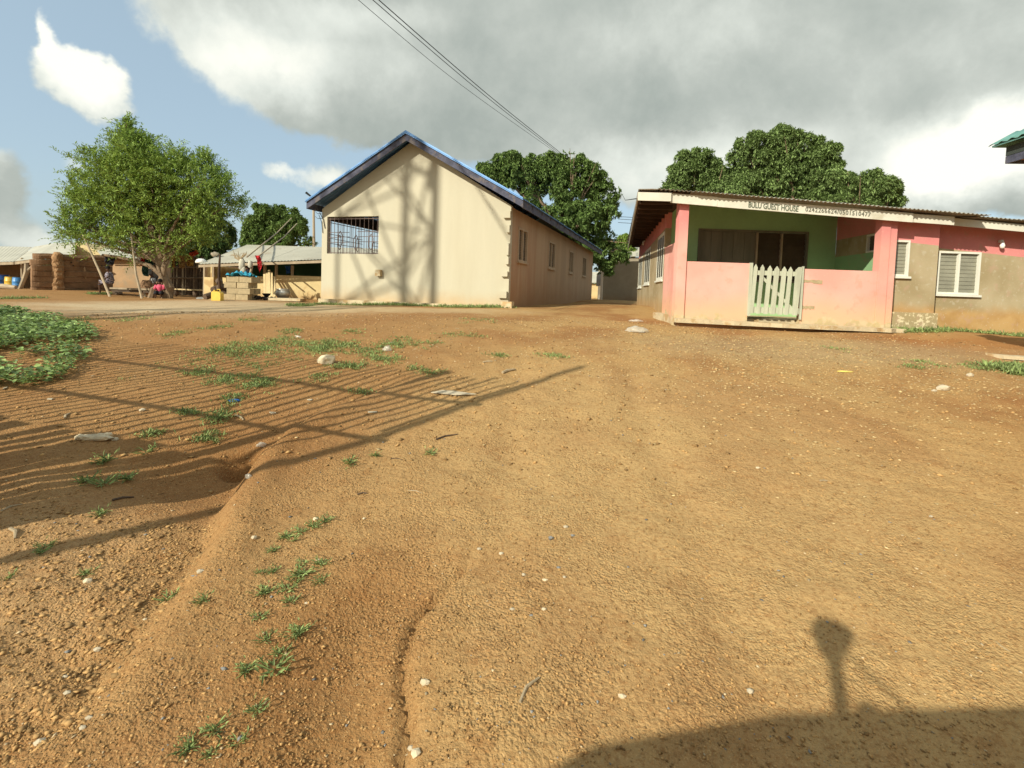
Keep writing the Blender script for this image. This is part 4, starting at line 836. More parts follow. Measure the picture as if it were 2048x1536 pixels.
# ------------------------------------------------------------------ left compound
def left_compound():
    Zv = v3((0, 0, 1)); rr = random.Random(11)
    def base(u, v, Y): q = at(u, v, Y); return v3((q[0], Y, gz(q[0], Y)))
    # hut with barrels
    Y = 28; T = thing('barrel_hut', 'low mud hut with grey sheet roof and shaded verandah at the left edge', 'hut', (-30, 30, 1.1))
    p = [at(-260, 533, Y-1), at(27, 523, Y-1), at(66, 494, Y+4), at(-230, 487, Y+4)]
    n = 7
    for i in range(n):
        a0, a1 = lerp(p[0], p[1], i/n), lerp(p[0], p[1], (i+1)/n); b0, b1 = lerp(p[3], p[2], i/n), lerp(p[3], p[2], (i+1)/n); k = 24; V = []
        for r in (0, .5, 1):
            for j in range(k+1): V.append(lerp(lerp(a0, a1, j/k), lerp(b0, b1, j/k), r)+Zv*.012*math.sin(j*PI/2))
        np_mesh('roof_sheet', np.array(V), np.array([(r*(k+1)+j, r*(k+1)+j+1, (r+1)*(k+1)+j+1, (r+1)*(k+1)+j) for r in range(2) for j in range(k)]), 'zinc_pale', T)
    p2 = [at(29, 523, Y-1), at(68, 518, Y-1.2), at(108, 487, Y+3.8), at(68, 494, Y+4)]; MB().prism(p2, (0, 0, .02)).build('roof_sheet', 'zinc_pale', T)
    p3 = [at(68, 518, Y-1.2), at(150, 508, Y-.8), at(150, 485, Y+4), at(108, 487, Y+3.8)]; MB().prism(p3, (0, 0, .02)).build('roof_sheet', 'zinc_pale', T)
    MB().prism([p[0]-Zv*.02, p[1]-Zv*.02, p[1]-Zv*.16, p[0]-Zv*.16], (0, .04, 0)).build('fascia', 'pole', T); MB().prism([p2[0]-Zv*.02, p2[1]-Zv*.02, p2[1]-Zv*.16, p2[0]-Zv*.16], (0, .04, 0)).build('fascia', 'pole', T)
    MB().bx(-46, at(75, 540, 31)[0], 31, 31.3, .8, 3.3).build('wall', 'mudplaster', T)
    for u in (44, -60): q = at(u, 540, Y-.7); MB().tube([(q[0], Y-.7, .9), (q[0], Y-.7, 2.75)], .06).build('post', 'pole', T)
    q = base(38, 580, 26.5); fp = MB(); z = lambda v: at(50, v, 26.5)[2]; X_ = lambda u: at(u, 540, 26.5)[0]
    F_ = thing('forked_pole', 'forked pale pole propping the sheet roof beside the mud wall', 'pole', q)
    MB().tube([q-v3((0, 0, .1)), (X_(46), 26.5, z(562)), (X_(53), 26.5, z(543)), (X_(53), 26.5, z(527))], [.09, .1, .12, .09]).build('trunk', 'pole', F_)
    MB().tube([(X_(53), 26.5, z(543)), (X_(66), 26.5, z(531)), (X_(73), 26.5, z(516)), (X_(80), 26.5, z(513))], [.07, .05, .045, .03]).build('branch', 'pole', F_)
    for u, v0, v1, r, mt, l_ in ((2, 551, 578, .36, 'blueplastic', 'big dark blue plastic drum at the left edge under the sheet roof'), (21, 555, 578, .24, 'yellowplastic', 'yellow plastic drum between two blue drums'), (36, 556, 578, .23, 'blueplastic2', 'lighter blue drum beside the forked pole')):
        B = base(u, v1, 27.3); h = at(u, v0, 27.3)[2]-B[2]; D_ = thing('plastic_drum', l_, 'drum', B, 'plastic drums under the sheet roof')
        m_ = MB(); m_.lathe(B, [(r*.93, 0), (r, .05), (r, h*.3), (r*1.04, h*.33), (r, h*.36), (r, h*.63), (r*1.04, h*.66), (r, h*.69), (r*.95, h*.95), (r*.9, h)], 18); m_.build('body', mt, D_, smooth=True)
        MB().lathe(B+v3((0, 0, h+.003)), [(r*.93, 0), (r*.93, .035)], 18).build('lid', mt, D_)
    # mud wall, built in courses; it runs away from the viewer so its face is in shade
    wa = at(62, 582, 23.6); wd = v3((math.sin(math.radians(33)), math.cos(math.radians(33)), 0)); wn = v3((wd[1], -wd[0], 0))
    T = thing('mud_wall', 'brown mud-course compound wall with rounded ends and a buttress coloured as if sunlit', 'wall', (wa[0]+1, 24.5, 1.1))
    dd = ray(224, 545); ln = (wa[0]*dd[1]-wa[1]*dd[0])/(wd[1]*dd[0]-wd[0]*dd[1]); zb = 1.0; n = 7
    def WP(u, o, z): return v3((wa[0], wa[1], 0))+wd*u+wn*o+Zv*z
    def ztop(u): q = WP(u, 0, 0); return 1.9+(at(140, 509, q[1])[2]-1.9)
    for i in range(n):
        k = 40; V = []; xa = .0+(.10 if i == n-1 else rr.uniform(0, .012)); xb = ln-(.06 if i == n-1 else rr.uniform(0, .02))
        for j in range(k+1):
            u = xa+(xb-xa)*j/k; zt = ztop(u); za, zc = zb+(zt-zb)*i/n, zb+(zt-zb)*(i+1)/n; wob = .22*fbm(np.array([u*1.8]), np.array([i*3.3]), 5, 3)[0]
            e = 1-.5*math.exp(-(u-xa)/.12)-.3*math.exp(-(xb-u)/.06); sg = .018*math.sin(u*3+i)+(.03*fbm(np.array([u*3.]), np.array([.5]), 9, 3)[0] if i == n-1 else 0); r_ = .09 if i == n-1 else .02
            for o, z in ((.222-r_, zc-.001), (.23, zc-.03-r_), (.232, za+.03), (.222, za+.001), (-.2, za+.002), (-.22, zc-.03), (-.2, zc-.002)): V.append(WP(u, o*e+wob, z+sg))
        F = [(j*7+q, j*7+(q+1) % 7, (j+1)*7+(q+1) % 7, (j+1)*7+q) for j in range(k) for q in range(7)]
        mb = MB(); mb.add(V, F+[tuple(range(7)), tuple(k*7+q for q in range(7))[::-1]]); mb.build('mud_course', 'mud', T)
    dd = ray(112, 545); ub = (wa[0]*dd[1]-wa[1]*dd[0])/(wd[1]*dd[0]-wd[0]*dd[1]); zt = ztop(ub); b_ = MB()
    for q in range(9): b_.rock(WP(ub, .22, zb+(zt-zb)*(q+.2)/9), (.24+rr.uniform(-.03, .03), .24, .30), q+60, 2)
    b_.build('buttress', 'mud_light', T)
    for u_, v in ((139, 525), (147, 525), (143, 531), (200, 532), (190, 529)):
        dd = ray(u_, v); uu = (wa[0]*dd[1]-wa[1]*dd[0])/(wd[1]*dd[0]-wd[0]*dd[1]); q = WP(uu, 0, 0); z = 1.9+dd[2]*q[1]/dd[1]; MB().box(WP(uu, .24, z), wd*.03, wn*.01, Zv*.025).build('vent_hole', 'dark', T)
    for u_, v, w, h in ((166, 540, .05, .2), (168, 553, .04, .15)):
        dd = ray(u_, v); uu = (wa[0]*dd[1]-wa[1]*dd[0])/(wd[1]*dd[0]-wd[0]*dd[1]); q = WP(uu, .23, 1.9+dd[2]*WP(uu, 0, 0)[1]/dd[1]); MB().rock(q, (w, .05, h), 4).build('mortar_patch', 'mudplaster', T)
    # plaster house behind
    T = thing('plaster_house', 'mud plastered house with grey roof edge behind the feathery tree', 'house', (-18, 29, 1.1)); Y = 28.5
    a, b = at(215, 540, Y)[0], at(318, 540, Y)[0]; MB().bx(a, b, Y, Y+4, .9, at(260, 514, Y)[2]).build('wall', 'mudplaster', T)
    g0, g1, g2 = at(120, 508, 31), at(156, 484, 31), at(215, 512, 31); MB().prism([g0, v3((g0[0], 31, 1)), v3((g2[0], 31, 1)), g2, g1], (0, 3, 0)).build('gable', 'yellowwall', T)
    MB().prism([at(205, 516, Y-.4), at(325, 517, Y-.4), at(318, 496, Y+4.2), at(190, 496, Y+4.2)], (0, 0, .03)).build('roof', 'zinc_pale', T)
    MB().prism([at(205, 517, Y-.42), at(325, 518, Y-.42), at(325, 520, Y-.42), at(205, 519, Y-.42)], (0, .03, 0)).build('fascia', 'darkwood', T)
    # stake fence with cloths
    T = thing('stake_fence', 'rough fence of dark and pale upright stakes under drying cloths', 'fence', (-17.5, 26.5, 1.1)); Y = 26.6
    for i, u in enumerate(np.arange(343, 409, 1.9)):
        vt = 512+rr.uniform(-4, 8)+(25.00 if 396 < u < 402 else 0); q = at(u, vt, Y); b = base(u, 574, Y); r = .055 if i % 4 else .075
        MB().tube([b-v3((0, 0, .1)), lerp(b, q, .5)+v3((rr.uniform(-.04, .04), 0, 0)), q], [r, r*.95, r*.8], 5).build('stake', 'pole' if (u < 372 and i % 3 == 0) else ('bark_dark' if i % 3 else 'bark'), T)
    for v in (535, 556): MB().tube([at(340, v, Y-.08), at(410, v, Y-.08)], .04, 5).build('rail', 'bark', T)
    Yc = 26.3
    for i, (px, mt, l_) in enumerate((([(343, 512), (353, 511), (352, 533), (344, 536)], 'yellowcloth', 'ochre cloth hung at the left end of the stake fence'), ([(354, 511), (372, 511), (371, 534), (358, 536)], 'browncloth', 'brown patterned cloth hung between two ochre cloths on the fence'),
        ([(372, 511), (387, 512), (387, 532), (373, 533)], 'yellowcloth', 'ochre patterned cloth at the right end of the stake fence'), ([(379, 503), (394, 500), (397, 508), (388, 512), (378, 511)], 'orangecloth', 'bright orange red cloth above the ochre cloths'), ([(378, 497), (390, 496), (388, 503), (379, 505)], 'blackcloth', 'black cloth above the orange red cloth'),
        ([(350, 522), (357, 523), (356, 532), (351, 533)], 'blackcloth', 'small black cloth between ochre cloths on the fence'))):
        cloth('drying_cloth', px, Yc-.08*i, mt, l_, 'cloth', 'cloths drying on the stake fence')
    for i, (px, Y_, mt, l_) in enumerate((([(208, 509), (233, 512), (228, 527), (225, 530), (214, 529), (210, 522)], 23.60, 'blackcloth', 'dark shorts hanging from the tree branch before the mud wall'),
        ([(234, 512), (246, 515), (243, 520), (236, 520)], 23.80, 'browncloth', 'brown rag hanging beside the dark shorts'),
        ([(283, 512), (288, 511), (288, 531), (280, 532)], 24.50, 'redcloth', 'red shirt hanging on the line behind the leaning pole'), ([(289, 514), (307, 521), (308, 531), (296, 527), (291, 526)], 24.60, 'greencloth', 'dark green shirt hanging beside the red shirt'),
        ([(285, 528), (297, 528), (297, 553), (290, 552), (284, 549)], 24.70, 'greencloth', 'dark green trousers hanging below the red shirt'), ([(271, 503), (283, 509), (280, 520), (273, 517)], 24.90, 'bulb', 'white cloth hanging highest among the branches'), ([(301, 533), (309, 536), (308, 543), (302, 542)], 24.90, 'blackcloth', 'small black garment hanging by the tree trunk'),
        ([(318, 505), (326, 505), (332, 525), (325, 528), (320, 518)], 23.80, 'browncloth', 'brown cloth slung in the fork of the tree'))):
        cloth('drying_cloth', px, Y_, mt, l_, 'cloth', 'clothes hanging under the tree')
    # bench
    Bc = base(262, 598, 24.00); T = thing('log_bench', 'long rough bench of planks under the tree', 'bench', Bc); a, b = at(224, 576, 24.00), at(303, 576, 24.00)
    MB().bx(a[0], b[0], 23.85, 24.20, a[2]-.05, a[2]+.03).build('seat', 'pole', T); MB().bx(a[0]+.05, b[0]-.05, 23.90, 24.15, a[2]-.17, a[2]-.053).build('beam', 'bark_dark', T)
    for u, l_ in ((234, .0), (283, -.12), (289, .06)):
        q = at(u, 590, 24.00); MB().tube([(q[0], 24.00, a[2]-.15), (q[0]+l_, 23.95, gz(q[0], 24.00)-.05)], .05, 6).build('leg', 'pole', T)
    B = base(234, 601, 23.70); tag(MB().rock(B+v3((0, 0, .05)), (.24, .2, .12), 9, 2).build('stump', 'bark_dark', base=B), 'low dark stump under the left end of the bench', 'stump')
    a, b = at(347, 578, 25.00), at(420, 581, 24.60); T = thing('long_plank', 'long plank resting low to the right of the tree trunk', 'plank', base(385, 590, 24.80)); d_ = b-a
    MB().box((a+b)/2, d_/2, (0, .14, 0), (0, 0, .03)).build('board', 'plank', T)
    for t in (.08, .6, .9): q = lerp(a, b, t); MB().rock((q[0], q[1], (q[2]+gz(q[0], q[1]))/2), (.14, .12, max(.06, (q[2]-gz(q[0], q[1]))/2)), int(t*50)).build('support', 'bark_dark', T)
    B = base(404, 590, 23.90); tag(MB().rock(B, (.3, .2, .09), 24.00, 2).build('flat_stone', 'greypebble', base=B), 'flat grey stone on the pale ground before the plank', 'stone')
    B = base(297, 580, 25.30); tag(MB().lathe(B, [(.3, 0), (.36, .2), (.34, .5), (.28, .68), (.26, .72)], 16).build('clay_jar', 'mud', base=B, smooth=True), 'large brown clay jar standing behind the bench', 'jar')
    # props of the tree
    for (u, v, u1, v1, ub, vb), l_ in zip(((222, 607, 200, 545, 166, 470), (285, 604, 272, 548, 262, 468)), ('left leaning pole propping the tree crown', 'right thin pole propping the tree crown before the bench')):
        b = base(u, v, 22.20); tag(MB().tube([b-v3((0, 0, .1)), at(u1, v1, 22.40), at(ub, vb, 22.80)], [.055, .045, .035]).build('prop_pole', 'pole', base=b), l_, 'pole', 'poles propping the tree')
    # fallen log at far left
    B = base(14, 584, 25.5); a, b = at(-30, 583, 25.5), at(32, 579, 25.5); a[2] = gz(a[0], 25.5)+.1; b[2] = gz(b[0], 25.5)+.1
    tag(MB().tube([a, lerp(a, b, .5)+v3((0, .1, .04)), b], [.14, .13, .09]).build('fallen_log', 'pole', base=B), 'pale fallen log lying in front of the drums', 'log')
left_compound()

# ------------------------------------------------------------------ people (small, in the shade of the tree)
def person(label, joints, edges, top=None, topmat=None, low=None, lowmat=None, base=None):
    """joints: name -> (xyz, radius)"""
    T = thing('person', label, 'person', base); names = list(joints); me = bpy.data.meshes.new('body')
    me.from_pydata([tuple(v3(joints[k][0])) for k in names], [(names.index(a), names.index(b)) for a, b in edges], []); me.materials.append(MT['skin'])
    o = bpy.data.objects.new('body', me); C.objects.link(o); o.parent = T; BASE[o.name] = BASE[T.name]
    sk = o.modifiers.new('Skin', 'SKIN'); ss = o.modifiers.new('Sub', 'SUBSURF'); ss.levels = ss.render_levels = 1
    for i, k in enumerate(names):
        r = joints[k][1]; d = me.skin_vertices[0].data[i]; d.radius = (r, r); d.use_root = (k == 'pelvis')
    B = BASE[T.name]; J = lambda k: B+v3(joints[k][0])
    if topmat:
        s = MB(); s.tube([J('pelvis')+v3((0, 0, .02)), lerp(J('pelvis'), J('chest'), .5), J('chest'), J('chest')+(J('neck')-J('chest'))*.8], [.155, .15, .165, .09], 12)
        for sd in 'LR': s.tube([J('sh'+sd), J('el'+sd)], [.075, .065], 8)
        s.build('shirt', topmat, T, smooth=True)
    if lowmat:
        s = MB()
        for sd in 'LR': s.tube([J('pelvis'), J('hip'+sd), J('kn'+sd), lerp(J('kn'+sd), J('an'+sd), .25)], [.13, .11, .085, .08], 9)
        s.build('shorts', lowmat, T, smooth=True)
    h = MB(); h.rock(J('head')+v3((0, .02, .035)), (.098, .108, .095), 1, 2); h.build('hair', 'hair', T, smooth=True)
    # face: eyes, nose, mouth
    f = joints['head'][0]; fw = joints['_face'] if '_face' in joints else v3((0, -1, 0))
    return T
def seated(label, P, yaw, topmat, lowmat, s=1.0, lean=0, seat=.42):
    c_, s_ = math.cos(yaw), math.sin(yaw)
    def R(x, y, z): return ((x*c_-y*s_)*s, (x*s_+y*c_)*s, z*s)
    j = {'pelvis': (R(0, 0, seat+.08), .12*s), 'spine': (R(0, -.02-lean*.4, seat+.25), .115*s), 'chest': (R(0, -.04-lean, seat+.43), .13*s), 'neck': (R(0, -.05-lean*1.2, seat+.57), .05*s), 'head0': (R(0, -.07-lean*1.3, seat+.63), .075*s), 'head': (R(0, -.08-lean*1.4, seat+.72), .095*s)}
    for k, q in (('L', -1), ('R', 1)):
        j['hip'+k] = (R(q*.09, -.03, seat+.06), .095*s); j['kn'+k] = (R(q*.13, -.42, seat+.07), .065*s); j['an'+k] = (R(q*.12, -.40, .08), .042*s); j['ft'+k] = (R(q*.13, -.56, .035), .035*s)
        j['sh'+k] = (R(q*.17, -.04-lean, seat+.48), .055*s); j['el'+k] = (R(q*.23, -.14-lean, seat+.26), .042*s); j['wr'+k] = (R(q*.13, -.34, seat+.17), .032*s); j['ha'+k] = (R(q*.11, -.42, seat+.15), .035*s)
    e = [('pelvis', 'spine'), ('spine', 'chest'), ('chest', 'neck'), ('neck', 'head0'), ('head0', 'head')]
    for k in 'LR': e += [('pelvis', 'hip'+k), ('hip'+k, 'kn'+k), ('kn'+k, 'an'+k), ('an'+k, 'ft'+k), ('chest', 'sh'+k), ('sh'+k, 'el'+k), ('el'+k, 'wr'+k), ('wr'+k, 'ha'+k)]
    return person(label, j, e, topmat=topmat, lowmat=lowmat, base=P)
def people():
    def base(u, v, Y): q = at(u, v, Y); return v3((q[0], Y, gz(q[0], Y)))
    p = base(322, 597, 23.40); seated('child in pink top and dark shorts squatting low between the tree trunks', p, .3, 'pinkcloth', 'blackcloth', .82, .1, .25)
    p = base(309, 588, 24.90); seated('person in grey shirt sitting behind the bench with head bowed', p, .9, 'greycloth', 'greycloth', 1.18, .08, .62)
    p = base(222, 598, 23.20); T = seated('girl in dark printed dress sitting at the left end of the bench', p, -.9, 'printcloth', 'printcloth', .97, .03, .55)
people()

# ------------------------------------------------------------------ trees
def unit(a): return a/(np.linalg.norm(a, axis=-1, keepdims=True)+1e-9)
def leaves(rng, base, dirs, ln, wd, fold=.25):
    """one kite-shaped folded leaf per row"""
    n = len(base); up = np.tile([0, 0, 1.], (n, 1))+rng.normal(0, .35, (n, 3)); side = unit(np.cross(dirs, up)); nr = unit(np.cross(side, dirs)); ln = ln[:, None]; wd = wd[:, None]
    mid = base+dirs*ln*.45; tip = base+dirs*ln-nr*ln*.10
    V = np.stack([base, mid+side*wd*.5+nr*wd*fold, tip, mid-side*wd*.5+nr*wd*fold], 1).reshape(-1, 3)
    I = np.arange(n)[:, None]*4; F = np.concatenate([I+[[0, 1, 2]], I+[[0, 2, 3]]], 0); return V, F
def crown(T, blobs, n, per, ln, wd, mode, mat, seed, Y, yspread=.85, name='crown'):
    rng = np.random.default_rng(seed); B = []
    for u, v, r in blobs: c = at(u, v, Y); R_ = r*Y/1000; B.append((c[0], Y+rng.uniform(-.35, .35)*R_, c[2], R_))
    B = np.array(B); w = B[:, 3]**2; k = rng.choice(len(B), n, p=w/w.sum())
    d = unit(rng.normal(0, 1, (n, 3))); low = d[:, 2] < -.3; d[low, 2] *= .5; d = unit(d)
    lump = 1+.22*np.sin(d[:, 0]*5+k*1.7)*np.sin(d[:, 2]*6+k)+.12*rng.normal(0, 1, n)*(mode == 'spray')
    rad = B[k, 3]*lump*(rng.uniform(0, 1, n)**.28)
    K = max(12, n//(40 if mode == 'mango' else 30)); lk_ = rng.choice(len(B), K, p=w/w.sum()); ld = unit(rng.normal(0, 1, (K, 3))+[0, 0, .15])
    lc = B[lk_, :3]+ld*(B[lk_, 3]*rng.uniform(.45, 1.0, K))[:, None]*[1, yspread, .92]; lr = B[lk_, 3]*rng.uniform(.22, .42, K)*(1 if mode == 'mango' else 1.15)
    q = rng.integers(0, K, n); d2 = unit(rng.normal(0, 1, (n, 3))+ld[q]*.6+[0, 0, .35]); c2 = lc[q]+d2*(lr[q]*rng.uniform(0, 1, n)**.35)[:, None]
    c = B[k, :3]+d*rad[:, None]*[1, yspread, .92]; mixm = rng.uniform(0, 1, n) < (.72 if mode == 'mango' else .6); c[mixm] = c2[mixm]; d[mixm] = d2[mixm]
    if mode == 'mango':
        th = rng.uniform(0, 2*PI, (n, per)); a = unit(np.cross(d, [0, 0, 1.])+1e-4); b = np.cross(d, a); droop = rng.uniform(.1, .9, (n, per))
        dr = a[:, None]*np.cos(th)[..., None]+b[:, None]*np.sin(th)[..., None]+d[:, None]*rng.uniform(.1, .8, (n, per))[..., None]; dr[..., 2] -= droop
        dr = unit(dr).reshape(-1, 3); bs = np.repeat(c, per, 0)+rng.normal(0, .03, (n*per, 3))
    else:
        ax = unit(d*.75+np.array([0, 0, .45])+rng.normal(0, .35, (n, 3))); t = np.tile(np.linspace(0, 1, per), (n, 1)); L_ = rng.uniform(.25, .6, n)*mode_scale
        bs = (c[:, None]+ax[:, None]*(t*L_[:, None])[..., None]); bs[..., 2] -= (t**2*.12*mode_scale); sd = unit(np.cross(ax, rng.normal(0, 1, (n, 3))))
        s_ = np.where(np.arange(per) % 2, 1, -1)[None, :, None]; dr = unit(ax[:, None]*.7+sd[:, None]*s_*.9+rng.normal(0, .3, (n, per, 3))).reshape(-1, 3); bs = bs.reshape(-1, 3)
    m_ = len(bs); V, F = leaves(rng, bs, dr, rng.uniform(.75, 1.2, m_)*ln, rng.uniform(.8, 1.2, m_)*wd)
    np_mesh(name, V, F, mat, T); return B
mode_scale = 1.0
def limbs(T, trunk, B, mat, seed, r0, nb=14, name='branches'):
    rr = random.Random(seed); top = v3(trunk[-1]); mb = MB(); mb.tube(trunk, list(np.linspace(r0, r0*.55, len(trunk))), 9); mb.build('trunk', mat, T)
    mb = MB()
    for i in range(nb):
        b = B[i % len(B)]; e = v3(b[:3])+v3((rr.uniform(-.5, .5), rr.uniform(-.5, .5), rr.uniform(-.3, .6)))*b[3]; mid = lerp(top, e, .5)+v3((rr.uniform(-.2, .2), rr.uniform(-.2, .2), -.15))*b[3]; s = lerp(trunk[-2], top, rr.uniform(.3, 1))
        mb.tube([s, mid, e], [r0*.38, r0*.22, r0*.05], 6)
        for j in range(2):
            e2 = e+v3((rr.uniform(-1, 1), rr.uniform(-1, 1), rr.uniform(-.2, .9)))*b[3]*.6; mb.tube([mid, lerp(mid, e2, .5)+v3((0, 0, .05)), e2], [r0*.16, r0*.1, r0*.03], 5)
    mb.build(name, mat, T)
def trees():
    global mode_scale
    def base(u, v, Y): q = at(u, v, Y); return v3((q[0], Y, gz(q[0], Y)))
    # feathery tree at left
    Y = 23.5; b = base(332, 600, Y); T = thing('feathery_tree', 'broad light green feathery tree with forked trunks shading the bench', 'tree', b)
    bl = [(255, 300, 36), (253, 272, 18), (254, 255, 9), (225, 345, 48), (290, 330, 44), (330, 350, 50), (385, 362, 44), (425, 385, 36), (440, 365, 18), (178, 395, 42), (200, 340, 24), (150, 445, 28), (130, 472, 18), (235, 420, 60), (310, 430, 62), (380, 435, 52), (430, 420, 34), (170, 465, 34), (215, 480, 34), (275, 485, 36), (335, 485, 32), (395, 480, 26), (455, 412, 20), (290, 385, 50), (165, 400, 18), (345, 310, 18), (400, 330, 18), (290, 300, 14)]
    mode_scale = 1.3
    B = crown(T, bl, 5800, 13, .15, .052, 'spray', 'leaf_light', 5, Y, yspread=1.1)
    tr = [b-v3((0, 0, .2)), at(338, 575, Y), at(328, 556, Y), at(322, 535, Y), at(318, 515, Y)]
    limbs(T, [v3(q) for q in tr], B, 'bark', 3, .26, 40)
    for px, r in (([(302, 600), (308, 577), (320, 560), (327, 550)], .17), ([(340, 600), (333, 570), (322, 550), (300, 532), (270, 522), (236, 514), (205, 510)], .14), ([(326, 552), (330, 530), (345, 508), (352, 490), (354, 462)], .12), ([(322, 545), (312, 520), (300, 500), (262, 480)], .10), ([(325, 540), (333, 515), (318, 490), (300, 440)], .10), ([(352, 445), (366, 450), (376, 451)], .03)):
        MB().tube([v3(at(u, v, Y-.1)) if i else base(u, v, Y-.1)-v3((0, 0, .1)) if v > 590 else v3(at(u, v, Y-.1)) for i, (u, v) in enumerate(px)], list(np.linspace(r, r*.4, len(px))), 8).build('limb', 'bark', T)
    # dark round tree right behind it
    Y = 33; b = base(410, 575, Y); T = thing('dark_round_tree', 'dark dense tree standing behind the right side of the feathery tree', 'tree', b)
    B = crown(T, [(400, 450, 45), (430, 470, 32), (365, 480, 40), (440, 490, 22), (400, 495, 40), (350, 500, 30), (370, 440, 30)], 2600, 14, .24, .085, 'mango', 'leaf_dark', 7, Y); limbs(T, [b, b+v3((0, 0, 1.5)), b+v3((0, 0, 2.6))], B, 'bark_dark', 4, .3)
    # mango far mid
    Y = 52; b = base(545, 560, Y); T = thing('mango_tree', 'distant mango tree with two round heads behind the verandah hut', 'tree', b, 'mango trees')
    B = crown(T, [(530, 432, 24), (549, 425, 16), (512, 455, 26), (498, 472, 16), (545, 462, 34), (583, 430, 15), (590, 455, 26), (560, 485, 30), (515, 488, 26), (612, 482, 16), (595, 440, 14), (490, 486, 12), (575, 470, 22)], 3600, 14, .32, .12, 'mango', 'leaf_mango', 8, Y); limbs(T, [b, b+v3((0, 0, 2)), b+v3((.2, 0, 4))], B, 'bark_dark', 5, .4)
    # mango behind the cream building
    Y = 34; b = base(1165, 590, Y); T = thing('mango_tree', 'spreading mango tree overhanging the rear of the cream building', 'tree', b, 'mango trees')
    bl = [(990, 345, 30), (1020, 340, 34), (1060, 350, 40), (1105, 340, 40), (1150, 345, 42), (1185, 365, 34), (1205, 390, 36), (1218, 420, 24), (1130, 385, 34), (1055, 400, 30), (1080, 440, 34), (1130, 435, 38), (1175, 440, 44), (1150, 480, 40), (1195, 480, 40), (1220, 500, 30), (1185, 515, 30), (1240, 515, 18), (1210, 535, 18), (1252, 508, 10), (1095, 328, 24), (1135, 322, 16), (1165, 330, 18)]
    B = crown(T, bl, 8600, 14, .225, .075, 'mango', 'leaf_mango', 9, Y); limbs(T, [b, b+v3((-.2, 0, 2.0)), b+v3((-.8, 0, 3.4)), b+v3((-1.4, 0, 4.4))], B, 'bark', 6, .38, 26)
    # trees behind the guest house
    Y = 29; b = base(1585, 590, Y); T = thing('mango_tree', 'tallest domed mango tree rising above the guest house lettering', 'tree', b, 'mango trees')
    bl = [(1575, 275, 28), (1560, 300, 36), (1610, 290, 30), (1640, 310, 26), (1655, 300, 12), (1510, 290, 24), (1490, 285, 16), (1530, 320, 40), (1600, 330, 44), (1480, 315, 22), (1560, 370, 46), (1620, 370, 44), (1500, 365, 36), (1470, 390, 34), (1530, 400, 40), (1600, 400, 36), (1655, 335, 20)]
    B = crown(T, bl, 8000, 14, .20, .066, 'mango', 'leaf_mango2', 10, Y); limbs(T, [b, b+v3((0, 0, 2.4)), b+v3((.1, 0, 4.4))], B, 'bark', 7, .35, 24)
    Y = 32; b = base(1385, 590, Y); T = thing('mango_tree', 'rounded greyish mango tree above the left end of the guest house roof', 'tree', b, 'mango trees')
    B = crown(T, [(1400, 320, 26), (1380, 335, 34), (1420, 335, 24), (1355, 360, 28), (1345, 385, 26), (1395, 375, 40), (1440, 360, 28), (1430, 395, 32), (1335, 395, 14), (1370, 310, 12), (1460, 350, 16)], 4600, 14, .21, .07, 'mango', 'leaf_mango2', 11, Y); limbs(T, [b, b+v3((0, 0, 2.4)), b+v3((.1, 0, 4.6))], B, 'bark', 8, .3)
    Y = 27; b = base(1720, 595, Y); T = thing('mango_tree', 'lowest mango tree behind the right half of the guest house roof', 'tree', b, 'mango trees')
    B = crown(T, [(1735, 360, 20), (1700, 375, 32), (1750, 380, 32), (1670, 370, 30), (1780, 385, 18), (1680, 405, 30), (1730, 410, 34), (1790, 405, 16), (1650, 395, 24), (1640, 350, 14)], 4900, 14, .195, .064, 'mango', 'leaf_mango2', 12, Y); limbs(T, [b, b+v3((0, 0, 2.0)), b+v3((.1, 0, 3.4))], B, 'bark', 9, .3)
    # low bush peeping right of the mango, and a far tree line as one mass
    Y = 46; b = base(1250, 560, Y); T = thing('pale_bush', 'small yellow green bush beside the pale blue roof', 'bush', b)
    crown(T, [(1250, 485, 14), (1243, 500, 14), (1258, 500, 12)], 420, 12, .3, .1, 'mango', 'leaf_light', 13, Y, name='foliage')
    rng = np.random.default_rng(3); n = 16000; x = rng.uniform(-260, 260, n); y = 130+rng.uniform(0, 14, n)+np.abs(x)*.05; H = 5.5+3.5*fbm(x*.06, x*0, 5, 4)*2; z = 1.2+rng.uniform(0, 1, n)**.7*H
    V, F = leaves(rng, np.stack([x, y, z], 1), unit(rng.normal(0, 1, (n, 3))), rng.uniform(1, 1.8, n), rng.uniform(.8, 1.2, n)); kind(np_mesh('distant_woodland', V, F, 'leaf_dark'), 'stuff')
trees()

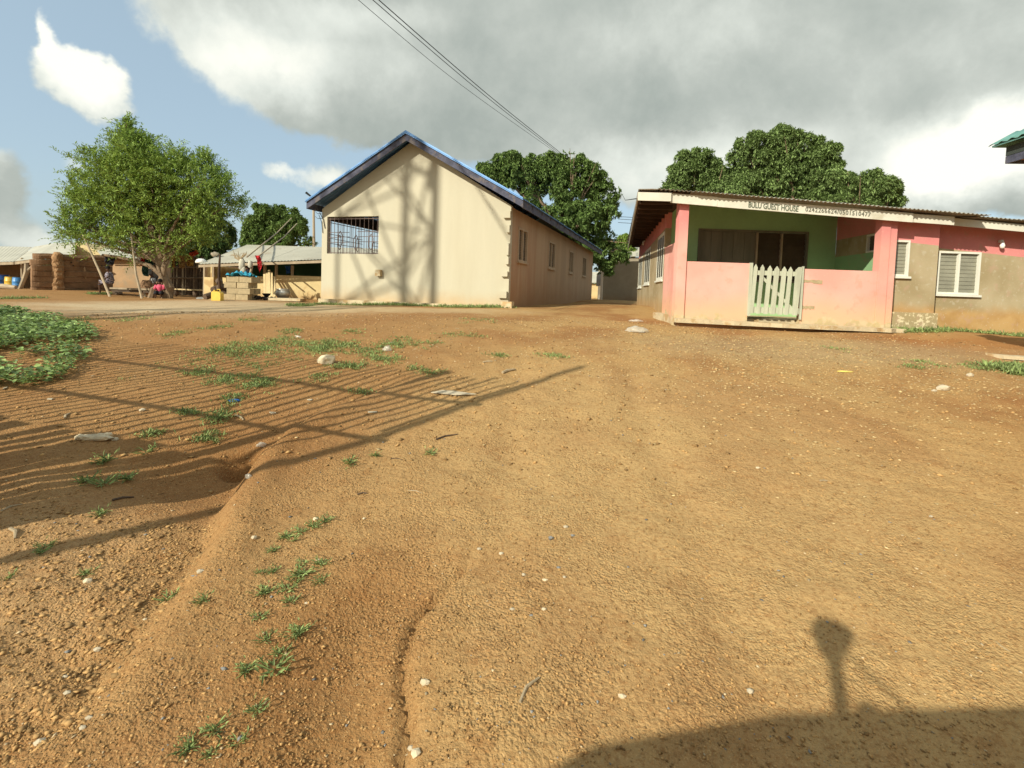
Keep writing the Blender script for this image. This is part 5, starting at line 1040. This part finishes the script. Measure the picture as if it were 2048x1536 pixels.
# ------------------------------------------------------------------ poles and wires
def wires():
    def base(u, v, Y): q = at(u, v, Y); return v3((q[0], Y, gz(q[0], Y)))
    Y = 36; b = base(629, 590, Y); T = thing('utility_pole', 'thin pole with an angled arm left of the cream building', 'utility pole', b); X_ = b[0]; t = at(627, 398, Y)
    MB().tube([b, (t[0], Y, t[2])], [.12, .08], 8).build('pole', 'pole', T); MB().tube([at(626, 396, Y), at(612, 385, Y)], [.05, .09], 6).build('lamp_arm', 'blackwire', T)
    for v, e in ((404, (644, 414)), (420, (648, 428)), (431, (652, 436))): tag(MB().tube([at(628, v, Y), lerp(at(628, v, Y), at(*e, 17), .5)-v3((0, 0, .12)), at(*e, 17.0)], .014, 4).build('service_wire', 'blackwire', base=at(628, v, Y)), ['top', 'middle', 'lowest'][(404, 420, 431).index(v)]+' short wire from the thin pole to the cream building corner', 'wire', 'service wires')
    # three cables crossing the sky; they run on to a pole behind the viewer
    end = v3((-9.6, -14, 14.2)); lab = ('lowest cable crossing the sky, sagging away from the other two', 'middle cable crossing the sky', 'topmost cable crossing the sky')
    for i, (a, mid) in enumerate((((716, 0), (905, 160)), ((745, 0), (960, 185)), ((757, 0), (975, 190)))):
        p0 = at(a[0], a[1], 17); p1 = at(1106+i*2, 301-i*2, 34); pm = at(*mid, 24.5); far = p1+(p1-pm)*.4
        ctrl = [p0+(p0-pm)*2.2+v3((0, 0, .8)), p0+(p0-pm)*1.0+v3((0, 0, .1)), p0, pm, p1, far]
        pts = []
        for k in range(len(ctrl)-1):
            for t_ in np.linspace(0, 1, 8, endpoint=False): pts.append(lerp(ctrl[k], ctrl[k+1], t_))
        pts.append(ctrl[-1]); pts = np.array(pts)
        for _ in range(12): pts[1:-1] = (pts[:-2]+2*pts[1:-1]+pts[2:])/4
        tag(MB().tube(list(pts), (.010, .014, .017)[i], 5).build('overhead_cable', 'blackwire', base=p1), lab[i], 'cable', 'overhead cables')
    p = at(1243, 386, 33); q = at(1275, 397, 11.0); tag(MB().tube([p, lerp(p, q, .5)-v3((0, 0, .25)), q], .012, 4).build('service_wire', 'blackwire', base=p), 'thin wire from the mango tree to the guest house corner', 'wire', 'service wires')
    for i, v in enumerate((433, 438, 445)): p = at(1236, v, 46); q = at(1268, v+2, 46); tag(MB().tube([p, q], .02, 4).build('service_wire', 'blackwire', base=p), ['upper', 'middle', 'lower'][i]+' of three faint wires seen in the gap left of the guest house', 'wire', 'service wires')
wires()

# ------------------------------------------------------------------ behind the viewer: what casts the shadows in the picture
def behind():
    Zv = v3((0, 0, 1))
    # three-legged lattice mast whose shadow falls on the cream gable
    s2 = v3((SH[0], SH[1], 0)); w2 = v3((-SH[1], SH[0], 0))            # along the light, and to the left across it
    G_ = CB(2.50, 0, 0); D = 25.0; O = G_-s2*D; O[2] = 0
    T = thing('lattice_tower', 'tall three legged steel lattice mast standing behind the viewer', 'tower', O)
    legs = [(0, 0, .13), (3.2, .6, .07), (.93, 3.1, .13)]
    base = [O+w2*w-s2*t for w, t, r in legs]; H = 27.0
    for b, (w, t, r) in zip(base, legs): MB().tube([b+Zv*gz(b[0], b[1]), b+Zv*H], r, 8).build('leg', 'galv', T)
    bay = 3.0; mb = MB()
    for k in range(int(H/bay)):
        z0, z1 = k*bay, (k+1)*bay
        for i, j in ((0, 1), (1, 2), (2, 0)):
            mb.tube([base[i]+Zv*z0, base[j]+Zv*z1], .055, 5); mb.tube([base[j]+Zv*z0, base[i]+Zv*z1], .055, 5); mb.tube([base[i]+Zv*z1, base[j]+Zv*z1], .045, 5)
    mb.build('bracing', 'galv', T)
    c = base[0]+w2*.45+s2*.4; zc = 5.25+.577*(D+.5)
    d_ = MB(); n = 20; V = [c+Zv*zc+w2*(.5*math.cos(2*PI*i/n))+Zv*(.5*math.sin(2*PI*i/n)) for i in range(n)]+[c+Zv*zc+w2*(.36*math.cos(2*PI*i/n))+Zv*(.36*math.sin(2*PI*i/n)) for i in range(n)]
    d_.add(V+[q+s2*.1 for q in V], [(i, (i+1) % n, n+(i+1) % n, n+i) for i in range(n)]+[(2*n+n+i, 2*n+n+(i+1) % n, 2*n+(i+1) % n, 2*n+i) for i in range(n)]+[(i, 2*n+i, 2*n+(i+1) % n, (i+1) % n) for i in range(n)]+[(n+i, n+(i+1) % n, 3*n+(i+1) % n, 3*n+i) for i in range(n)])
    d_.build('antenna_ring', 'galv', T)
    for dz, dw in ((-.05, .05), (-.55, .1), (.55, .0)): MB().box(c+Zv*(zc+dz)-w2*(.42-dw), w2*.13, s2*.1, Zv*.28).build('antenna_panel', 'galv', T)
    # compound wall with a bar screen on top
    a = v3((-11.5, 4.61, 0)); e = v3((-3.78, 2.352, 0)); T = thing('bar_screen', 'slatted screen topped with upright bars, outside the picture to the left', 'fence', (-7, 3.3, .3)); d = (e-a); ln = np.linalg.norm(d); d /= ln; n = v3((-d[1], d[0], 0))
    MB().prism([a, e, e+Zv*.30, a+Zv*.30], -n*.15).build('footing', 'block', T); g = MB()
    rj = random.Random(8)
    for i in range(int(ln/.145)):
        if i % 9 == 4: continue
        g.box(a+d*(i*.145+.07+rj.uniform(-.03, .03))-n*.075+Zv*(1.08+rj.uniform(-.04, .02)), d*rj.uniform(.045, .072), n*.01, Zv*.78+d*rj.uniform(-.05, .05))
    g.build('slats', 'pole', T)
    q0 = a-n*.075; g = MB(); 
    for i in range(int((ln+.45)/.145)):
        u = i*.145+rj.uniform(-.018, .018); g.tube([q0+d*u+Zv*(1.86 if u < ln else 2.5), q0+d*(u+rj.uniform(-.03, .03))+Zv*(3.96+rj.uniform(-.1, .05))], rj.uniform(.015, .025), 5)
    g.build('bars', 'iron', T)
    for z in (2.36, 3.22): MB().box(q0+d*(ln+.45)/2+Zv*z, d*(ln+.45)/2, n*.02, Zv*.022).build('rail', 'iron', T)
    for u in (.1, 7.2): MB().box(q0+d*u+Zv*2.0, d*.035, n*.035, Zv*2.0).build('post', 'iron', T)
    # wooden pole casting the long shadow
    b = v3((-6.0, -.50, 0)); tag(MB().tube([b-Zv*.2, b+Zv*6.8], [.085, .05], 9).build('wooden_pole', 'pole', base=b), 'tall bare wooden pole behind the viewer on the left', 'pole')
    # minibus with a camera mast on its roof
    yaw = math.radians(4); cx, cy = .02, -1.40; f = v3((math.cos(yaw), math.sin(yaw), 0)); s = v3((-math.sin(yaw), math.cos(yaw), 0)); O = v3((cx, cy, 0))
    T = thing('minibus', 'white minibus parked crosswise just behind the viewer', 'minibus', O)
    def Q(l, w, z): return O+f*l+s*w+Zv*z
    prof = [(-2.35, .35), (2.45, .35), (2.5, 1.0), (2.1, 1.25), (1.5, 2.15), (1.3, 2.27), (.5, 2.31), (-1.3, 2.30), (-2.0, 2.20), (-2.3, 1.95), (-2.4, 1.2)]
    for w0, w1, sc in ((-.80, .80, 1),): MB().prism([Q(l, w0, z) for l, z in prof], s*(w1-w0)).build('body', 'vanpaint', T)
    MB().prism([Q(l*.96, .803, 1.25+(z-1.25)*.85) for l, z in prof if z > 1.24], s*.006).build('side_glass', 'glass', T)
    for l in (-1.5, 1.6):
        for w in (-.72, .72):
            m_ = MB(); c_ = Q(l, w, .33); m_.tube([c_-s*.1, c_+s*.1], .33, 18); wl = m_.build('wheel', 'rubber', T); MB().tube([c_-s*.105, c_+s*.105], .19, 14).build('rim', 'galv', wl)
    T = thing('camera_mast', 'short mast with a round camera head clamped to the minibus roof', 'camera', (-1.11, -.72, 2.3)); m0 = v3((-1.11, -.76, 2.28)); m1 = v3((-1.17, -.60, 2.60))
    MB().tube([m0, lerp(m0, m1, .6), m1], [.032, .028, .03], 10).build('pole', 'galv', T); MB().tube([lerp(m0, m1, .62), lerp(m0, m1, .85), m1+v3((0, 0, .02)), m1+v3((0, 0, .05))], [.028, .06, .088, .088], 14).build('camera_head', 'blackwire', T)
    MB().box(m0+v3((.07, 0, .06)), (.03, 0, 0), (0, .03, 0), (0, 0, .05)).build('clamp', 'galv', T)
    MB().tube([m1+v3((.05, 0, -.03)), lerp(m0, m1, .6)+v3((.14, 0, 0)), m0+v3((.36, 0, .02))], .008, 5).build('cable', 'blackwire', T)
behind()

# ------------------------------------------------------------------ vegetation on the ground
def tufts(rng, P, nbl, h, w, spread):
    n = len(P); th = rng.uniform(0, 2*PI, (n, nbl)); tilt = rng.uniform(.25, 1.3, (n, nbl)); d = np.stack([np.cos(th)*np.sin(tilt), np.sin(th)*np.sin(tilt), np.cos(tilt)], -1).reshape(-1, 3)
    b = np.repeat(P, nbl, 0)+rng.normal(0, 1, (n*nbl, 3))*[spread, spread, 0]; hh = np.repeat(h, nbl)*rng.uniform(.5, 1.2, n*nbl); return leaves(rng, b, d, hh, np.full(n*nbl, w)*rng.uniform(.7, 1.3, n*nbl), .3)
ORD = 'nearest second third fourth fifth sixth seventh eighth ninth tenth eleventh twelfth thirteenth fourteenth fifteenth sixteenth seventeenth eighteenth nineteenth twentieth'.split()
def ordinals(items):
    """(u, v, what, where): label each by its order from the viewer within its place"""
    out = [None]*len(items); gr = {}
    for i, q in enumerate(items): gr.setdefault((q[2], q[3]), []).append(i)
    for (what, where), ix in gr.items():
        ix.sort(key=lambda i: (-items[i][1], items[i][0]))
        for n, i in enumerate(ix):
            if len(ix) == 1: out[i] = f'small {what} lying {where}, the only one there'
            elif n == len(ix)-1: out[i] = f'small {what} lying {where}, the farthest one'
            else: out[i] = f'small {what} lying {where}, {ORD[n]}' + (' to the viewer' if n == 0 else ' nearest')
    return out
def vegetation():
    rng = np.random.default_rng(21)
    # leafy patch at left
    n = 9000; x = rng.uniform(-13.5, -4.6, n); y = rng.uniform(4.8, 12, n)
    # outline of the patch (measured on the ground)
    poly = np.array([ground(u, v)[:2] for u, v in ((-260, 790), (0, 775), (60, 782), (105, 768), (150, 725), (176, 690), (170, 668), (120, 650), (60, 634), (-40, 624), (-330, 618))])
    def inside(px, py):
        c = np.zeros(len(px), bool); j = len(poly)-1
        for i in range(len(poly)):
            xi, yi = poly[i]; xj, yj = poly[j]; c ^= ((yi > py) != (yj > py)) & (px < (xj-xi)*(py-yi)/(yj-yi+1e-9)+xi); j = i
        return c
    jx = x+.25*fbm(x*3, y*3, 5, 3)*2; ok = inside(jx, y+.3*fbm(x*3, y*3, 8, 3)) & (fbm(x*1.3, y*1.3, 14, 3) > -.20); x, y = x[ok], y[ok]; z = terrain(x, y); n = len(x)
    hgt = .10+.14*np.clip(fbm(x*1.5, y*1.5, 15, 3)+.5, 0, 1); per = 8
    th = rng.uniform(0, 2*PI, n*per); r = rng.uniform(0, .10, n*per); zz = np.repeat(z, per)+np.repeat(hgt, per)*rng.uniform(.25, 1, n*per)
    b = np.stack([np.repeat(x, per)+np.cos(th)*r, np.repeat(y, per)+np.sin(th)*r, zz], 1); d = unit(np.stack([np.cos(th), np.sin(th), rng.uniform(-.3, .5, n*per)], 1))
    V, F = leaves(rng, b, d, rng.uniform(.035, .105, n*per), rng.uniform(.03, .075, n*per), .15); kind(np_mesh('leafy_ground_cover', V, F, 'herb'), 'stuff')
    # grass and creeping weeds in patches (centre px, radii px, count)
    def patchpts(lst):
        P = []
        for u, v, ru, rv, k in lst:
            c = ground(u, v); a = ground(u+ru, v); bq = ground(u, v-rv); rx = abs(a[0]-c[0]); ry = abs(bq[1]-c[1])
            q = rng.normal(0, .48, (k, 2)); X_ = c[0]+q[:, 0]*rx; Y_ = c[1]+q[:, 1]*ry; P.append(np.stack([X_, Y_, terrain(X_, Y_)], 1))
        return np.concatenate(P)
    mid = [(660, 692, 60, 9, 260), (630, 700, 25, 6, 60), (555, 683, 22, 7, 60), (520, 700, 40, 10, 130), (460, 695, 40, 12, 110), (515, 768, 28, 9, 110), (450, 760, 30, 10, 90), (400, 745, 30, 8, 50), (740, 705, 35, 8, 80), (785, 692, 30, 7, 80), (700, 733, 30, 7, 80), (770, 720, 30, 8, 80), (640, 755, 20, 7, 35), (585, 662, 20, 5, 40), (600, 685, 18, 6, 35), (810, 680, 20, 5, 25), (850, 688, 40, 5, 40), (870, 748, 20, 5, 25), (830, 738, 12, 4, 18), (720, 784, 16, 4, 30), (1110, 712, 22, 3, 40), (1000, 712, 18, 4, 25), (435, 835, 22, 12, 70), (415, 875, 22, 10, 45), (375, 825, 20, 8, 35), (470, 800, 25, 10, 40), (300, 870, 18, 5, 25), (350, 668, 25, 5, 40), (250, 640, 30, 4, 40), (430, 655, 30, 4, 35), (920, 672, 40, 4, 40), (500, 640, 30, 3, 25), (950, 640, 30, 3, 30), (700, 665, 30, 4, 30), (160, 640, 30, 4, 60), (1850, 727, 20, 5, 30), (1950, 735, 22, 7, 45), (1675, 698, 16, 3, 20), (1830, 735, 20, 4, 25), (550, 720, 90, 28, 110), (430, 715, 80, 22, 90)]
    mid = [(u, v, ru*1.25, rv*1.3, int(k*.62)) for u, v, ru, rv, k in mid]; P = patchpts(mid); V, F = tufts(rng, P, 9, rng.uniform(.025, .068, len(P)), .012, .045); kind(np_mesh('creeping_weeds', V, F, 'grass'), 'stuff')
    # strip of grass at the foot of the cream gable, right wing and near the hut
    t = rng.uniform(-.3, 6.5, 620); off = rng.normal(.45, .13, 620)+.12*np.sin(t*1.4); Q = np.array([CB(a, -o, 0) for a, o in zip(t, off)]); Q[:, 2] = terrain(Q[:, 0], Q[:, 1]); Q = Q[rng.uniform(0, 1, 620) < np.clip(.5+.7*np.sin(t*2)+.3, .25, 1)]
    W1 = np.stack([rng.uniform(8.4, 15, 420), rng.normal(11.0, .13, 420), np.zeros(420)], 1); W1[:, 1] += np.where(W1[:, 0] > 9.5, .3, 0); W1[:, 2] = terrain(W1[:, 0], W1[:, 1])
    pp = patchpts([(2040, 742, 40, 10, 260), (375, 575, 45, 5, 200), (200, 588, 50, 3, 120), (12, 598, 26, 4, 90), (600, 612, 30, 2, 60), (1215, 597, 35, 5, 240)])
    Q = np.concatenate([Q, W1, pp]); V, F = tufts(rng, Q, 10, rng.uniform(.06, .14, len(Q)), .02, .06); kind(np_mesh('grass_strip', V, F, 'grass'), 'stuff')
    # weeds one can count in the foreground: each a plant of its own, five shapes copied
    protos = []
    for k in range(5):
        r2 = np.random.default_rng(50+k); nb = (34, 26, 20, 30, 16)[k]; th = r2.uniform(0, 2*PI, nb); til = r2.uniform(.7, 1.45, nb); d = np.stack([np.cos(th)*np.sin(til), np.sin(th)*np.sin(til), np.cos(til)], 1)
        s0 = np.zeros((nb, 3)); s0[:, :2] = r2.normal(0, .012, (nb, 2)); V1, F1 = leaves(r2, s0, d, r2.uniform(.03, .075, nb), r2.uniform(.006, .010, nb), .3)
        st = s0+d*r2.uniform(.02, .06, nb)[:, None]; V2, F2 = leaves(r2, st, unit(d+r2.normal(0, .5, (nb, 3))), r2.uniform(.015, .04, nb), r2.uniform(.005, .009, nb), .3)
        protos.append((np.concatenate([V1, V2]), np.concatenate([F1, F2+len(V1)])))
    fg = [(648, 1045, 1.0), (625, 1055, .9), (600, 1065, .9), (575, 1075, .9), (585, 1082, .8), (545, 1103, .7), (640, 1130, .9), (605, 1128, .7), (605, 1150, 1.2), (590, 1165, 1.0), (545, 1145, .7), (520, 1148, .6), (575, 1180, 1.0), (535, 1185, .9), (515, 1190, .9), (640, 1165, .8), (580, 1205, .8), (520, 1235, .8), (600, 1265, 1.0), (585, 1275, .9), (530, 1282, .8), (560, 1310, .8), (548, 1340, 1.4), (495, 1340, .9), (335, 1200, 1.0), (405, 1203, .8), (175, 1150, .9), (90, 1095, 1.0), (85, 1105, .8), (10, 1160, .9), (375, 1498, .8), (420, 1512, .6), (515, 1420, .8), (432, 1460, .9), (480, 1485, .7), (208, 925, 1.2), (172, 965, 1.1), (208, 968, 1.3), (255, 958, 1.1), (295, 905, 1.1), (200, 1030, .8), (700, 928, 1.0), (860, 908, .9), (750, 912, .7), (1000, 712, .8)]
    meshes = [None]*5
    def wreg(u, v):
        if u < 310: return 'in the shade at left' if v < 990 else 'on the rubble at the left edge'
        if u < 430 and v < 1300: return 'at the foot of the eroded bank'
        if v > 1400: return 'on the slope at the very bottom'
        if u < 700: return ('low in' if v > 1225 else ('at the middle of' if v > 1125 else 'at the top of'))+' the straggling weed row'
        return 'alone on the open slope'
    wl = ordinals([(q[0], q[1], 'green weed', wreg(q[0], q[1])) for q in fg])
    for i, (u, v, s) in enumerate(fg):
        g = ground(u, v); k = i % 5
        if meshes[k] is None:
            o = np_mesh('weed_plant', protos[k][0]+g, protos[k][1], 'grass', base=g); meshes[k] = o.data
        else: o = bpy.data.objects.new('weed_plant', meshes[k]); C.objects.link(o); o.location = g
        o.rotation_euler = (0, 0, i*1.3); sc = s*(1.0 if g[1] < 3.3 else 1.35); o.scale = (sc, sc, sc)
        tag(o, wl[i].replace(' lying ', ' growing '), 'weed', 'small weeds on the foreground soil')
vegetation()

# ------------------------------------------------------------------ gravel, chips, stones, litter
def scatter_rocks(name, n, gen, smin, smax, mat, seed, flat=.6, power=2.5, sink=.3):
    rng = np.random.default_rng(seed); P = gen(rng, n); n = len(P); s = smin+(smax-smin)*rng.uniform(0, 1, n)**power
    oc = np.array([(1, 0, 0), (-1, 0, 0), (0, 1, 0), (0, -1, 0), (0, 0, 1), (0, 0, -1)], float); V = oc[None]*rng.uniform(.6, 1.2, (n, 6, 1))+rng.normal(0, .18, (n, 6, 3)); V[..., 2] *= flat
    th = rng.uniform(0, 2*PI, n); el = rng.uniform(.6, 1.4, n); x = V[..., 0]*el[:, None]; y = V[..., 1]; V = np.stack([x*np.cos(th)[:, None]-y*np.sin(th)[:, None], x*np.sin(th)[:, None]+y*np.cos(th)[:, None], V[..., 2]], -1)*s[:, None, None]
    c = np.stack([P[:, 0], P[:, 1], terrain(P[:, 0], P[:, 1])+s*flat*sink], 1); V = (V+c[:, None]).reshape(-1, 3)
    f = np.array([(0, 2, 4), (2, 1, 4), (1, 3, 4), (3, 0, 4), (2, 0, 5), (1, 2, 5), (3, 1, 5), (0, 3, 5)]); F = (np.arange(n)[:, None, None]*6+f[None]).reshape(-1, 3)
    return kind(np_mesh(name, V, F, mat), 'stuff')
def clumped(x0, x1, y0, y1, dens, seed, k=1.2, near=True):
    def g(rng, n):
        x = rng.uniform(x0, x1, n*3); u = rng.uniform(0, 1, n*3); y = y0*(y1/y0)**u if near else rng.uniform(y0, y1, n*3); x = x*(np.clip(y/4.0, .35, 1.6) if near else 1)
        w = np.clip(fbm(x*k, y*k, seed, 4)+dens, 0, 1); ok = rng.uniform(0, 1, n*3) < w*1.6; return np.stack([x[ok], y[ok]], 1)[:n]
    return g
def ground_bits():
    scatter_rocks('laterite_gravel', 46000, clumped(-4.2, 4.2, 1.15, 8, .45, 3), .0028, .0105, 'pebble', 1, flat=.6)
    scatter_rocks('pale_gravel', 1300, clumped(-4.5, 4.5, 1.2, 9, .4, 8), .003, .012, 'palepebble', 2, flat=.5)
    scatter_rocks('grey_gravel', 500, clumped(-4.0, 4.0, 1.2, 7, .4, 18), .004, .014, 'greypebble', 3, flat=.5)
    scatter_rocks('rubble', 5200, lambda rng, n: (lambda y: np.stack([np.interp(y, BK[:, 0], BK[:, 1])-.1-np.abs(rng.normal(0, .55, n)), y], 1))(rng.uniform(1.2, 3.4, n)), .004, .021, 'pebble', 4, flat=.4, power=3.2)
    scatter_rocks('dry_chips', 7500, lambda rng, n: np.stack([rng.normal(4.4, 2.1, n), rng.normal(7.6, 1.5, n)], 1), .007, .026, 'chip', 5, flat=.22, power=2, sink=.8)
    scatter_rocks('mid_gravel', 5000, lambda rng, n: np.stack([rng.uniform(-7, 9, n), rng.uniform(6, 13, n)], 1), .006, .020, 'palepebble', 6, flat=.4, power=3)
    scatter_rocks('mid_soil_clods', 9000, lambda rng, n: np.stack([rng.uniform(-9, 9, n), rng.uniform(4, 12, n)], 1), .008, .030, 'pebble', 7, flat=.5, power=3)
    # stones one can point at
    St = [(400, 1145, .022, 'w'), (425, 1172-60, .0, ''), (195, 1300, .018, 'w'), (130, 1355, .012, 'w'), (178, 1437, .014, 'w'), (135, 1388, .016, 'w'), (165, 1457, .012, 'w'), (80, 1488, .022, 'w'), (290, 1240, .012, 'r'), (175, 1165, .028, 'r'), (508, 1077, .022, 'r'), (631, 1040, .022, 'r'),
          (636, 1122, .016, 'w'), (613, 1208, .012, 'w'), (850, 1367, .022, 'r'), (822, 1498, .014, 'w'), (832, 1510, .022, 'r'), (958, 1099, .016, 'w'), (1002, 1108, .016, 'w'), (1131, 1055, .018, 'w'), (1117, 1137, .016, 'g'), (1102, 1077, .018, 'g'), (1129, 1155, .012, 'w'), (1090, 1162, .016, 'r'), (1047, 1150, .013, 'w'), (1024, 1220, .014, 'w'), (1063, 1233, .014, 'g'),
          (1088, 1220, .014, 'r'), (1145, 1072, .014, 'g'), (728, 1038, .013, 'r'), (1500, 1384, .018, 'w'), (1244, 1396, .018, 'r'), (1862, 1034, .016, 'w'), (1516, 937, .018, 'r'), (160, 878, .05, 'r'), (200, 876, .06, 'r'), (215, 872, .04, 'r'), (230, 880, .03, 'w'), (285, 822, .035, 'w'), (545, 828, .03, 'w'), (665, 730, .0, '')]
    nm = {'w': ('white_stone', 'whiterock', 'small white stone lying on the foreground soil', 'white stones'), 'r': ('tan_stone', 'rock', 'small tan stone lying on the foreground soil', 'tan stones'), 'g': ('grey_stone', 'greypebble', 'small blue grey stone lying on the foreground soil', 'grey stones')}
    col_ = {'w': 'white', 'r': 'tan', 'g': 'blue grey'}; St = [q for q in St if q[2]]
    def reg(u, v):
        if v < 900: return 'in the shade at the middle left'
        if u < 450: return 'on the washed out rubble at lower left'
        if u < 700: return 'beside the weeds of the lower left slope'
        if u < 900: return 'along the crack at the bottom'
        if u < 1200: return 'on the gravelly centre foreground'
        return 'on the bare ground at right'
    lab_ = ordinals([(q[0], q[1], col_[q[3]]+' stone', reg(q[0], q[1])) for q in St])
    for i, (u, v, r, k) in enumerate(St):
        g = ground(u, v); a = nm[k]; tag(MB().rock(g+v3((0, 0, r*.3)), (r*1.1, r*.85, r*.6), i, 1).build(a[0], a[1], base=g), lab_[i], 'stone', a[3])
    for u, v, r, mt, l_ in ((652, 727, (.13, .10, .085), 'rock', 'large rough tan rock among the weeds'), (1886, 780, (.085, .06, .05), 'whiterock', 'white lump of rock on the gravel at right'), (1940, 753, (.05, .045, .035), 'whiterock', 'smaller white rock to the right of the white lump'), (1868, 783, (.035, .03, .02), 'whiterock', 'little white chip touching the white lump of rock'), (190, 878, (.16, .05, .03), 'rock', 'flat stone half buried at the edge of the dark shade'), (1992, 790-55, (.07, .05, .03), 'rock', 'tan stone beside the weeds at far right')):
        g = ground(u, v); tag(MB().rock(g+v3((0, 0, r[2]*.5)), r, int(u), 2).build('rock', mt, base=g), l_, 'rock')
    # litter
    def crumple(u, v, w, h, mat, label, cat, seed, name, flat=1.0, yr=.7):
        g = ground(u, v); rr = np.random.default_rng(seed); bm = bmesh.new(); bmesh.ops.create_icosphere(bm, subdivisions=3, radius=1); V = np.array([q.co[:] for q in bm.verts]); Fc = np.array([[q.index for q in f.verts] for f in bm.faces]); bm.free()
        n_ = fbm(V[:, 0]*2.2+seed, V[:, 1]*2.2+V[:, 2], seed, 3)+.5; n2 = fbm(V[:, 0]*5+V[:, 2]*3, V[:, 1]*5, seed+3, 3); V = V*(0.55+.75*n_+.5*n2)[:, None]*[w, w*yr, h*flat]; V[:, 2] = np.maximum(V[:, 2], -h*.15); V = V+g+[0, 0, h*.2]
        return tag(np_mesh(name, V, Fc, mat, base=g), label, cat)
    crumple(1272, 664, .22, .10, 'plastic', 'larger clear plastic bag lying crumpled on the gravel', 'plastic bag', 1, 'plastic_bag')
    crumple(1273, 643, .17, .055, 'plastic', 'smaller flat plastic bag behind the larger one', 'plastic bag', 2, 'plastic_bag')
    crumple(774, 702, .065, .07, 'plastic', 'white crumpled bag among the weeds', 'plastic bag', 3, 'plastic_bag'); crumple(596, 675, .06, .035, 'plastic', 'pale bag beyond the weeds left of centre', 'plastic bag', 4, 'plastic_bag')
    crumple(522, 892, .05, .03, 'plastic', 'clear plastic scrap lying in the mouth of the hole', 'litter', 5, 'plastic_scrap'); crumple(497, 956, .03, .03, 'plastic', 'white plastic scrap at the start of the long shadow', 'litter', 6, 'plastic_scrap')
    crumple(468, 802, .07, .02, 'bluewrap', 'crumpled blue plastic wrapper on the shaded soil', 'litter', 7, 'blue_wrapper'); crumple(1462, 657, .07, .03, 'plastic', 'glinting plastic scrap under the porch slab', 'litter', 8, 'plastic_scrap')
    crumple(1690, 744, .12, .02, 'yellowwrap', 'yellow wrapper lying flat on the gravel', 'litter', 9, 'yellow_wrapper', yr=.4); crumple(620, 866-66, .04, .01, 'whiterock', 'torn paper scrap near the weeds', 'litter', 10, 'paper_scrap')
    for i, (u, v, w) in enumerate(((545, 827, .035), (745, 826, .045), (785, 686, .05), (100, 800, .05), (10, 778, .12))):
        g = ground(u, v); th = i*1.1; tag(MB().box(g+v3((0, 0, .012)), (w*math.cos(th*.3), w*.3*math.sin(th), 0), (-w*.15, w*.35, 0), (0, .002, .003)).build('paper_scrap', 'whiterock', base=g), ('pale paper scrap left of the hole edge', 'pale pink paper sliver on the slope', 'pale card piece by the white bag', 'flat pale scrap below the leafy patch', 'pale board scrap at the left edge')[i], 'litter')
    # flattened metal / board at the shadow
    a, b = ground(862, 789), ground(952, 793); c = (a+b)/2; pts = [a+v3((0, 0, .02)), a+v3((.12, .10, .03)), lerp(a, b, .5)+v3((0, .06, .035)), b+v3((0, .02, .02)), lerp(a, b, .55)+v3((0, -.05, .015)), a+v3((.22, -.06, .02))]
    tag(MB().prism(pts, (0, 0, .008)).build('flat_board', 'whiterock', base=c), 'crooked flat strip of pale board lying across the long shadow', 'board')
    g0, g1 = ground(2060, 722), ground(1982, 716); tag(MB().box((g0+g1)/2+v3((.25, 0, .03)), (g0-g1)/2*1.6, (0, .16, 0), (0, 0, .03)).build('stone_slab', 'concrete', base=g1), 'pale flat slab at the right edge of the yard', 'slab')
    for i, (u0, v0, u1, v1, r, l_) in enumerate(((1040, 1408, 1078, 1358, .007, 'grey twig lying near the bottom centre'), (872, 880, 915, 870, .008, 'thin dark twig on the slope'), (1005, 748, 1030, 741, .018, 'curved dry husk on the gravel'), (966, 726, 985, 724, .012, 'short dry husk left of the curved one'), (2035, 1315, 1980, 1275, .003, 'thin curved twig at the right edge'), (0, 1025, 45, 1010, .007, 'pale stick in the shade at the left edge'), (20, 1060, 30, 1080, .010, 'short curved twig at the left edge'), (225, 1002, 268, 996, .008, 'dark stick at the edge of the shade'), (470, 832, 487, 842, .010, 'pale stick beside the hole'), (130, 838, 140, 828, .01, 'forked pale stick in the shade'), (715, 990, 735, 988, .006, 'black twig on the slope'), (816, 982, 845, 988, .004, 'dry grass straw on the slope'), (1640, 963, 1660, 965, .007, 'curled dry leaf on the bare ground'), (782, 918, 805, 920, .004, 'pale straw on the slope above the black twig'), (1000, 808, 1010, 770, .0, ''))):
        if not r: continue
        a, b = ground(u0, v0), ground(u1, v1); m_ = lerp(a, b, .5); m_[2] = max(m_[2], gz(m_[0], m_[1]))+r; k = (b-a); m_ += v3((-k[1], k[0], 0))*.12
        tag(MB().tube([a+v3((0, 0, r)), m_, b+v3((0, 0, r))], [r, r*1.1, r*.6], 6).build('twig', 'stick' if 'dark' not in l_ and 'black' not in l_ else 'bark_dark', base=a), l_, 'twig')
    # rubble block at the corner of the cream building
    p = CB(-.12, -.42, 0); z = gz(p[0], p[1]); tag(MB().box(v3((p[0], p[1], z+.06)), CE2*.16, CE1*.12, (0, .03, .12)).build('concrete_block', 'concrete', base=(p[0], p[1], z)), 'broken pale concrete block lying at the corner of the cream building', 'block')
ground_bits()
